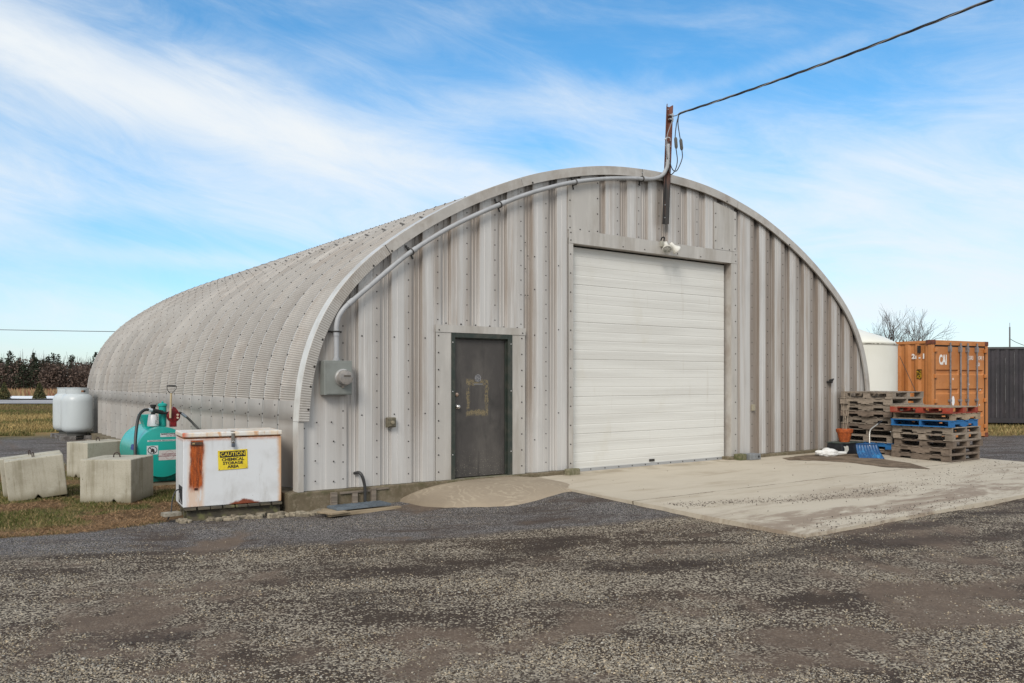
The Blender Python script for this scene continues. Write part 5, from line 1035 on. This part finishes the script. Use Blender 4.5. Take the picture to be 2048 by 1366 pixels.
def container(loc_, rz, label, col, dark, hw=2.44, L=6.06, H=2.59, doors=True, rod=None, cast=None):
    t = thing('shipping_container', label, 'shipping container', loc_, rz)
    c0 = .16
    for xx in (0, hw-.12):
        for yy in (0, L-.12): MB().box(xx, xx+.12, yy, yy+.12, .12, H-.12).build('corner_post', col, t, bevel=.01)
        for yy in (-.01, L-.17):
            for zz in (0, H-.118): MB().box(xx-.015+(0 if xx == 0 else -.03), xx+.165+(0 if xx == 0 else -.03)-.01, yy, yy+.18, zz, zz+.118).build('corner_casting', cast, t, bevel=.012)
        MB().box(xx+.02, xx+.10, .17, L-.17, H-.09, H-.015).build('top_rail', col, t, bevel=.006); MB().box(xx+.01, xx+.11, .17, L-.17, .02, .17).build('bottom_rail', col, t, bevel=.006)
    corr(L-.24, .17, H-.09, at=.03, sgn=1, s0=.12).build('side_wall', col, t); corr(L-.24, .17, H-.09, at=hw-.03, sgn=-1, s0=.12).build('side_wall', col, t)
    MB().box(.1, hw-.1, .05, L-.05, H-.05, H-.03).build('roof', col, t); MB().box(.1, hw-.1, .05, L-.05, .12, .17).build('floor', dark, t)
    corr(hw-.24, .17, H-.09, axis='x', at=L-.03, sgn=-1, s0=.12).build('end_wall', col, t)
    if doors:
        MB().box(.12, hw-.12, -.005, .10, H-.13, H-.005).build('door_header', col, t, bevel=.006); MB().box(.12, hw-.12, -.005, .10, .03, .16).build('door_sill', col, t, bevel=.006)
        MB().box(.12, hw-.12, .02, .09, H-.165, H-.13).build('header_gap', dark, t)
        for side in (0, 1):
            x0 = .14 if side == 0 else hw/2+.012; x1 = hw/2-.012 if side == 0 else hw-.14
            zs = [.17, .56, .60, .69, .71, 1.18, 1.22, 1.30, 1.32, 1.68, 1.72, 1.80, 1.82, H-.17]; lv = [0, 0, 1, 1, 0, 0, 1, 1, 0, 0, 1, 1, 0, 0]
            vs = []
            for z_1, l in zip(zs, lv):
                yy = .02+l*.04; vs += [(x0, .02, z_1), (x0+.05, .02, z_1), (x0+.075, yy, z_1), (x1-.075, yy, z_1), (x1-.05, .02, z_1), (x1, .02, z_1)]
            mb = MB(); mb.add(vs, [(6*i+j, 6*i+j+1, 6*i+j+7, 6*i+j+6) for i in range(len(zs)-1) for j in range(5)]); dr = mb.build('door', col, t)
            for rx in ((.735, 1.175) if side == 0 else (1.487, 1.897)):
                MB().tube([(rx, -.03, .06), (rx, -.03, H-.06)], .021, 8).build('lock_rod', rod, dr)
                for zz in (.10, .98, H-.30): MB().box(rx-.04, rx+.04, -.05, .02, zz, zz+(.15 if zz > 2 else .06)).build('rod_bracket', rod, dr, bevel=.004)
            hx = .115 if side == 0 else hw-.165
            for zz in (.25, .95, 1.6, 2.28): MB().box(hx-.02, hx+.09, -.035, .02, zz, zz+.10).build('hinge', col, dr, bevel=.01)
            MB().box((x0-.012) if side == 0 else x1-.002, (x0+.002) if side == 0 else x1+.012, .0, .022, .17, H-.17).build('gasket', dark, dr)
        MB().box(hw/2-.013, hw/2+.013, .01, .05, .17, H-.17).build('centre_gasket', dark, t)
    return t
M_or = rustmat('container_orange', sl(184, 121, 68), sl(170, 106, 54), sl(92, 48, 30), .63, 3.)
M_rodm = mat('rod_grey', (.24, .23, .24), [(9, .45, .65, (.16, .15, .15))], .5, .3); M_dk = mat('gasket_dark', (.02, .016, .014), (), .8)
M_cast = mat('casting_rust', sl(120, 62, 40), [(9, .4, .6, sl(80, 46, 34))], .8)
oc = container((17.37, .91, -.14), R(-6.84), 'orange shipping container with white lettering behind the pallets', M_or, M_dk, rod=M_rodm, cast=M_cast)
M_wt = mat('stencil_white', (.72, .70, .66), [(40, .66, .7, sl(190, 120, 70))], .6)
text_part('lettering', 'CAI', .345, Matrix.Translation((.484, .016, 2.067)), M_wt, oc, .014, .58)
text_part('lettering', 'CAXU', .155, Matrix.Translation((1.68, .016, 2.135)), M_wt, oc, .002, .52); text_part('lettering', '281741 1', .155, Matrix.Translation((2.10, .016, 2.135)), M_wt, oc, .002, .58); text_part('lettering', '22G1', .13, Matrix.Translation((2.01, .016, 1.965)), M_wt, oc, .002, .6)
for (a, b, c, d) in [(1.52, 1.54, 1.45, 1.47), (1.60, 1.62, 1.42, 1.45), (1.52, 1.56, 1.27, 1.30), (2.08, 2.10, 1.26, 1.29), (1.52, 1.56, .95, .98), (2.05, 2.09, .86, .89), (2.12, 2.14, 1.27, 1.30)]: MB().box(a, b, .0145, .018, c, d).build('stencil_mark', M_wt, oc)
mb = MB(); mb.lathe([(.065, 0), (.065, .002)], (.92, .0195, 1.00), 20, RX); mb.v = [((x-.92)*.95+.92, y, (z-1.)*2.0+1.) for x, y, z in mb.v]; mb.build('oval_decal', mat('decal_white', (.75, .76, .78), (), .5), oc)
mb = MB(); mb.lathe([(.03, 0), (.03, .002)], (.916, .0195, 1.576), 12, RX); mb.build('round_decal', mat('decal_pink', (.75, .6, .52), (), .5), oc)
# marks on the side wall (plane x=0.03), seen from the left
RZs = Matrix.Rotation(R(-90), 4, 'Z')
for txt, yy, zz, szz in (('2', .545, 2.165, .17), ('1', .47, 2.14, .10), ('-', .363, 2.14, .14), ('1', .249, 2.165, .17)): text_part('lettering', txt, szz, Matrix.Translation((.022, yy, zz)) @ RZs, M_wt, oc, .01, 1.)
MB().box(.018, .03, .31, .45, 1.58, 1.83).build('yellow_placard', mat('placard', sl(190, 150, 30), [(30, .42, .5, sl(60, 46, 16))], .5), oc)
MB().box(-.02, .03, .33, .40, 2.26, 2.45).build('side_vent', M_dk, oc)
M_bk = rustmat('container_black', (.022, .02, .024), (.035, .03, .036), (.16, .14, .14), .66, 2.5)
a = W2(14.5, 28.1); ang = -PSI-R(9)
dc = container((a[0], a[1], -.055), ang, 'dark container standing side-on right of the orange one', M_bk, M_dk, hw=6.06, L=2.44, doors=False, rod=M_rodm, cast=M_bk)
# its long side faces the yard
for o_ in [c for c in dc.children]: pass
mb = corr(6.06-.24, .17, 2.50, axis='x', at=.02, sgn=1, s0=.12); mb.build('front_side_wall', M_bk, dc); MB().box(.12, 5.94, .0, .09, 2.50, 2.575).build('front_top_rail', rustmat('rail_dark', (.06, .065, .07), (.05, .05, .05), (.12, .10, .09), .7), dc); MB().box(.12, 5.94, .01, .1, .02, .17).build('front_bottom_rail', M_bk, dc)
mb = MB(); 
for k in range(21): xk = .12+5.82/21*(k+.27); mb.box(xk-.004, xk+.010, .012, .018, .2+(.15*(k % 3)), 2.4-(.2*((k*7) % 4)))
mb.build('pale_ridge_line', mat('ridge_pale', (.13, .13, .135), [((3, 3, 2), .4, .6, (.04, .04, .045))], .7), dc)  # pale strips along the ridges of the dark side
mb = MB(); mb.box(2.93, 2.97, -.01, .02, .6, 1.62); mb.box(2.93, 3.6, -.01, .02, 1.58, 1.62); mb.build('grey_bracket', mat('bracket_grey', (.14, .15, .17), (), .5), dc)

# white round tank
wt = thing('white_tank', 'big round white plastic tank with a domed top between shed and orange container', 'tank', (0,0,0))
a = W2(8.45, 21.75); wt.location = (a[0], a[1], -.15)
R_t = 1.56
M_tank = mat('tank_white', (.74, .73, .66), [(.8, .45, .7, (.70, .69, .61)), ((5, 5, .5), .6, .75, (.62, .59, .48), .4)], .5)
mb = MB(); mb.lathe([(R_t, 0), (R_t, 2.42), (R_t+.015, 2.44), (R_t-.01, 2.46)], (0,0,0), 72); mb.build('wall', M_tank, wt, autosmooth=30)
mb = MB(); mb.lathe([(R_t-.005, 2.465), (R_t-.06, 2.53), (R_t-.3, 2.66), (R_t-.7, 2.80), (.5, 2.95), (.2, 2.98)], (0,0,0), 72); mb.build('domed_top', M_tank, wt, smooth=True)
mb = MB(); mb.lathe([(R_t+.004, 2.435), (R_t+.018, 2.445), (R_t+.018, 2.462), (R_t+.004, 2.468)], (0,0,0), 72); mb.build('seam', mat('seam_dirt', (.45, .43, .36), [((6, 6, 3), .48, .58, (.12, .11, .08))], .8, world=True), wt)
# guy rope in front of the orange side
gy_ = thing('hanging_rope', 'thin dark rope sloping down across the orange container side', 'rope', (16.6, 1.6, 0)); p0 = W2(10.15, 21.6); p1 = W2(10.35, 20.9)
loc(MB().tube([(*p0, 2.03), (*p1, .85)], .008, 5), 'rope', M_cable, gy_)

# ------------------------------------------------------------------ vegetation and far things
def branch_tree(base, H, seed, m, spread=.55, levels=6, r0=.14):
    rm = random.Random(seed); mb = MB()
    def grow(p, d, L, r, lv):
        pts_ = [p]; q_ = p.copy(); dd_ = d.copy(); n = 3
        for i in range(n):
            dd_ = (dd_+Vector(((rm.random()-.5), (rm.random()-.5), (rm.random()-.35)))*.22).normalized(); q_ = q_+dd_*L/n; pts_.append(q_.copy())
        mb.tube(pts_, [r*1.25*(1-.32*i/n) for i in range(n+1)], 6 if lv < 2 else 4 if lv < 4 else 3, caps=False)
        if lv >= levels: return
        k = rm.choice((2, 3, 3)) if lv < levels-1 else 3
        for i in range(k):
            a = rm.random()*6.283; ax = dd_.orthogonal().normalized(); ax.rotate(Matrix.Rotation(a, 3, dd_)); nd = (dd_*(1-.1)+ax*(spread*(.6+.8*rm.random()))+Vector((0,0,.10))).normalized()
            st = pts_[-1] if i < 2 else pts_[rm.randint(1, n-1)]
            grow(st, nd, L*(.68+.22*rm.random()), r*.62*(.85+.2*rm.random()), lv+1)
    return mb, grow
tr = thing('bare_tree', 'leafless spreading tree rising behind the orange container', 'tree', (0,0,0)); a = W2(32.9, 70); tr.location = (a[0], a[1], -.2)
M_bark = mat('bark', (.085, .062, .055), (), .95)
mb, grow = branch_tree(None, 7, 5, M_bark, .56, 7); 
MB().tube([(0, 0, -.2), (.05, 0, .8), (0, .05, 1.7)], [.22, .19, .17], 8).build('trunk', M_bark, tr, smooth=True)
for k in range(6):
    a = k*1.047+.3; grow(Vector((0, .05, 1.55+.03*k)), Vector((math.cos(a)*.75, math.sin(a)*.75, .95)).normalized(), 1.75, .085, 2)
mb.build('crown', M_bark, tr)
up = thing('utility_pole', 'slim grey pole far behind the dark container', 'pole'); a = W2(36.2, 60); up.location = (a[0], a[1], -.2); MB().tube([(0,0,0), (0,0,5.45)], [.07, .05], 8).build('pole', mat('pole_grey', (.12, .12, .12), (), .8), up); MB().tube([(0, 0, 5.4), (0, 0, 5.75)], .015, 6).build('pole_tip', M_cable, up)
MB().tube(smooth_path([(0, 0, 4.6), (.5, -.3, 4.3), (1.5, -.8, 4.0), (3, -1.6, 3.9)]), .02, 4).build('guy_wire', M_cable, up)
ow = thing('overhead_wire', 'single thin utility wire in the sky left of the shed', 'wire'); a = W2(-60, 60); b = W2(3, 62); ow.location = (a[0], a[1], 5.6)
pts_ = [(a[0]+(b[0]-a[0])*t-a[0], a[1]+(b[1]-a[1])*t-a[1], 1.2*(t-.8)**2-.75) for t in np.linspace(0, 1, 40)]
MB().tube(pts_, .022, 4).build('wire', M_cable, ow)
# little conical cedars by the far road
M_ced = mat('cedar_leaf', (.055, .062, .022), [(3, .4, .65, (.10, .085, .03))], .9, world=True)
def leafcloud(n, fn, size, rng): 
    P_ = fn(n, rng); a = rng.standard_normal((n, 3)); a /= np.linalg.norm(a, axis=1)[:, None]; b = np.cross(a, rng.standard_normal((n, 3))); b /= np.linalg.norm(b, axis=1)[:, None]
    s = size*(.6+.8*rng.random((n, 1))); V = np.stack([P_+a*s, P_+b*s*.6, P_-a*s, P_-b*s*.6], 1); return V
for lt, lb in ((-38.9, 'small conical cedar at the left edge beside the far road'), (-36.2, 'small conical cedar beside the strip of old snow')):
    px__ = W2(lt, 63.2); ct = thing('conical_cedar', lb, 'shrub', (px__[0], px__[1], -.16), group='conical cedars by the road')
    H_ = 1.3
    def fn(n, rng):
        z = H_*(rng.random(n)**1.5); r = .52*(1-z/H_)**.8*np.sqrt(rng.random(n)*.9+.1); t = rng.random(n)*6.283; return np.stack([r*np.cos(t), r*np.sin(t), z+.06], 1)
    V = leafcloud(2600, fn, .055, RNG); o = npmesh('foliage', V.reshape(-1, 3), np.arange(len(V)*4).reshape(-1, 4), [M_ced]); o.parent = ct
    MB().tube([(0,0,-.1), (0,0,.9)], [.05, .02], 6).build('trunk', M_bark, ct)
# far wood: ragged cedars above brown brush, read as one mass
allV = []; tw = MB(); rg = np.random.default_rng(21); cc = []
for k in range(520):
    d = 98+rg.random()*16; l = -100+rg.random()*92; x_, y_ = W2(l, d); H_ = 3.2+rg.random()*1.1 if rg.random() < .72 else 4.1+rg.random()*1.1
    if rg.random() < .36:    # cedar: layered ragged crown
        n = 380; z = H_*(.12+.88*rg.random(n)**.85); lay = np.floor(z*1.6); ph = np.sin(lay*12.9898)*43758.5; ph = ph-np.floor(ph); t = rg.random(n)*6.283
        r = (1.45*(1-z/H_)**.7+.10)*(.25+.75*rg.random(n))*(.55+.75*np.abs(np.cos(t*1.5+ph*6.28))); P_ = np.stack([x_+r*np.cos(t), y_+r*np.sin(t), z-.2+.12*rg.standard_normal(n)], 1); col = np.array([.034, .042, .028])*(.7+.9*rg.random((n, 1)))
        sz = .13
        tw.tube([(x_, y_, -.2), (x_, y_, H_*.97)], [.10, .03], 4, caps=False)
    else:                   # leafless brush and saplings
        n = 420; z = H_*.80*rg.random(n)**.8; r = (1.6*(1-.45*z/H_))*np.sqrt(rg.random(n)); t = rg.random(n)*6.283; P_ = np.stack([x_+r*np.cos(t), y_+r*np.sin(t), z-.2], 1); col = np.array([.115, .086, .072])*(.55+.9*rg.random((n, 1))); sz = .13
        for _ in range(7): aa = rg.random()*6.283; tw.tube([(x_, y_, 0), (x_+.5*math.cos(aa), y_+.5*math.sin(aa), H_*.5), (x_+1.1*math.cos(aa), y_+1.1*math.sin(aa), H_*(.8+.25*rg.random()))], [.05, .03, .008], 3, caps=False)
    a = rg.standard_normal((n, 3)); a /= np.linalg.norm(a, axis=1)[:, None]; b = np.cross(a, rg.standard_normal((n, 3))); b /= np.linalg.norm(b, axis=1)[:, None]; s = sz*(.5+.9*rg.random((n, 1)))
    allV.append(np.stack([P_+a*s, P_+b*s*.55, P_-a*s, P_-b*s*.55], 1)); cc.append(np.repeat(col, 4, 0))
V = np.concatenate(allV).reshape(-1, 3); CCc = np.concatenate(cc)
tv = np.array([tuple(p) for p in tw.v]); tf = [f for f in tw.f]
me_off = len(V); F4 = np.arange(me_off).reshape(-1, 4); Ft = np.array([f if len(f) == 4 else (f[0], f[1], f[2], f[2]) for f in tf])+me_off
m, T, B = newmat('far_wood'); T.put(B.inputs['Base Color'], T.new('ShaderNodeAttribute', attribute_name='col').outputs['Color']); B.inputs['Roughness'].default_value = .95; B.inputs['Specular IOR Level'].default_value = .1
o = npmesh('far_woodland', np.r_[V, tv], np.r_[F4, Ft], [m], {'col': np.r_[CCc, np.tile([[.045, .036, .032]], (len(tv), 1))]})
o['kind'] = 'stuff'; o['label'] = 'dark scrubby cedar and brush woodland on the horizon left of the shed'; o['category'] = 'woodland'
# weeds below the wood
n = 9000; d = 76+rg.random(n)*22; l = -100+rg.random(n)*92; xx = CX+l*c_+d*s_; yy = CY-l*s_+d*c_; h_ = .25+.5*rg.random(n); w_ = .06+.08*rg.random(n)
V = np.stack([np.stack([xx-w_, yy, -.16+0*xx], 1), np.stack([xx+w_, yy, -.16+0*xx], 1), np.stack([xx+.1*rg.standard_normal(n), yy, h_-.16], 1)], 1)
col = np.where(rg.random((n, 1)) < .35, np.array([[.30, .15, .10]]), np.array([[.34, .25, .14]]))*(.6+.6*rg.random((n, 1)))
o = npmesh('dry_weeds', V.reshape(-1, 3), np.arange(n*3).reshape(-1, 3), [m], {'col': np.repeat(col, 3, 0)}); o['kind'] = 'stuff'; o['label'] = 'reddish dry weeds in front of the far wood'; o['category'] = 'weeds'
n = 130000; d = 23+rg.random(n)**1.3*28; l = -1.0*d*(.25+.75*rg.random(n)); xx = CX+l*c_+d*s_; yy = CY-l*s_+d*c_; k = (xx < -1.2) | (yy > 18); xx, yy, d = xx[k], yy[k], d[k]; n = len(xx); z0 = hgt(xx, yy)-.01
pt_ = fbm(xx, yy, .35, 4, 4); h_ = (.05+.09*rg.random(n)); w_ = .010+.012*rg.random(n); an = rg.random(n)*3.14
V = np.stack([np.stack([xx-w_*np.cos(an), yy-w_*np.sin(an), z0], 1), np.stack([xx+w_*np.cos(an), yy+w_*np.sin(an), z0], 1), np.stack([xx+.05*rg.standard_normal(n), yy+.05*rg.standard_normal(n), z0+h_], 1)], 1)
gy2 = ss(d+(pt_-.5)*9, 35, 39)[:, None]; col = (np.array([[.36, .27, .12]])*(1-gy2)+np.array([[.20, .155, .075]])*gy2)*(.5+.8*rg.random((n, 1))); col = np.where((pt_[:, None]+.25*(rg.random((n, 1))-.5)) > .56, np.array([[.12, .12, .045]])*(.7+.6*rg.random((n, 1))), col)
o = npmesh('field_grass', V.reshape(-1, 3), np.arange(n*3).reshape(-1, 3), [m], {'col': np.repeat(col, 3, 0)}); o['kind'] = 'stuff'; o['label'] = 'dry yellow and green field grass beyond the grey yard'; o['category'] = 'grass'
n = 14000; d = 22.9+rg.random(n)*9; l = 12.6+rg.random(n)*10; xx = CX+l*c_+d*s_; yy = CY-l*s_+d*c_; z0 = hgt(xx, yy)-.01; h_ = .04+.08*rg.random(n); w_ = .008+.010*rg.random(n); an = rg.random(n)*3.14
V = np.stack([np.stack([xx-w_*np.cos(an), yy-w_*np.sin(an), z0], 1), np.stack([xx+w_*np.cos(an), yy+w_*np.sin(an), z0], 1), np.stack([xx+.04*rg.standard_normal(n), yy+.04*rg.standard_normal(n), z0+h_], 1)], 1)
o = npmesh('verge_grass', V.reshape(-1, 3), np.arange(n*3).reshape(-1, 3), [m], {'col': np.repeat(np.where(rg.random((n, 1)) < .7, np.array([[.30, .24, .11]]), np.array([[.13, .13, .05]]))*(.5+.8*rg.random((n, 1))), 3, 0)}); o['kind'] = 'stuff'; o['label'] = 'dry grass in front of the dark container on the right'; o['category'] = 'grass'
# grass tufts round the blocks
N = 330000; lx = -7.5+7.6*RNG.random(N); ly = -.2+9*RNG.random(N)**1.25; z_ = zones(lx, ly); dens_ = fbm(lx, ly, 2.6, 6, 3)
front = ly - np.interp(lx, [-9, -3.2, -2.5, -1.43, -.38, .1], [.9, .26, .05, .25, .5, .3])
prob = z_['grass']*(.35+.8*ss(dens_, .35, .65))*np.clip(1.2-ly/9, .25, 1)
keep = (RNG.random(N) < prob*.85) & ~((lx > -1.45)*(lx < -.1)*(ly > -.1)*(ly < .82)) & ~((lx > -1.36)*(ly > 3.85)*(ly < 5.5)) & (lx < -.16)
lx, ly = lx[keep], ly[keep]; br = z_['brown'][keep]; n = len(lx); gz_ = hgt(lx, ly)
hh2 = (.016+.030*RNG.random(n))*(1-.45*br); lean = RNG.standard_normal((n, 2))*.022*(1+br)[:, None]; ww = .003+.003*RNG.random(n); an = RNG.random(n)*3.1416
green = (RNG.random(n) > .25+.75*br)[:, None]
col = np.where(green, np.array([[.085, .095, .028]]), np.array([[.27, .20, .10]]))*(.55+.9*RNG.random((n, 1)))
col = np.where((~green) & (br[:, None] > .5), np.array([[.26, .165, .09]])*(.3+1.3*RNG.random((n, 1))), col)
V = np.stack([np.stack([lx-ww*np.cos(an), ly-ww*np.sin(an), gz_-.004], 1), np.stack([lx+ww*np.cos(an), ly+ww*np.sin(an), gz_-.004], 1), np.stack([lx+lean[:, 0], ly+lean[:, 1], gz_+hh2], 1)], 1)
mg, T, B = newmat('grass_blades'); T.put(B.inputs['Base Color'], T.new('ShaderNodeAttribute', attribute_name='col').outputs['Color']); B.inputs['Roughness'].default_value = .8; B.inputs['Specular IOR Level'].default_value = .15
o = npmesh('grass', V.reshape(-1, 3), np.arange(n*3).reshape(-1, 3), [mg], {'col': np.repeat(col, 3, 0)}); o['kind'] = 'stuff'; o['label'] = 'short green and dead brown grass around the concrete blocks'; o['category'] = 'grass'
print('BUILT', len(bpy.data.objects), 'blades', n)
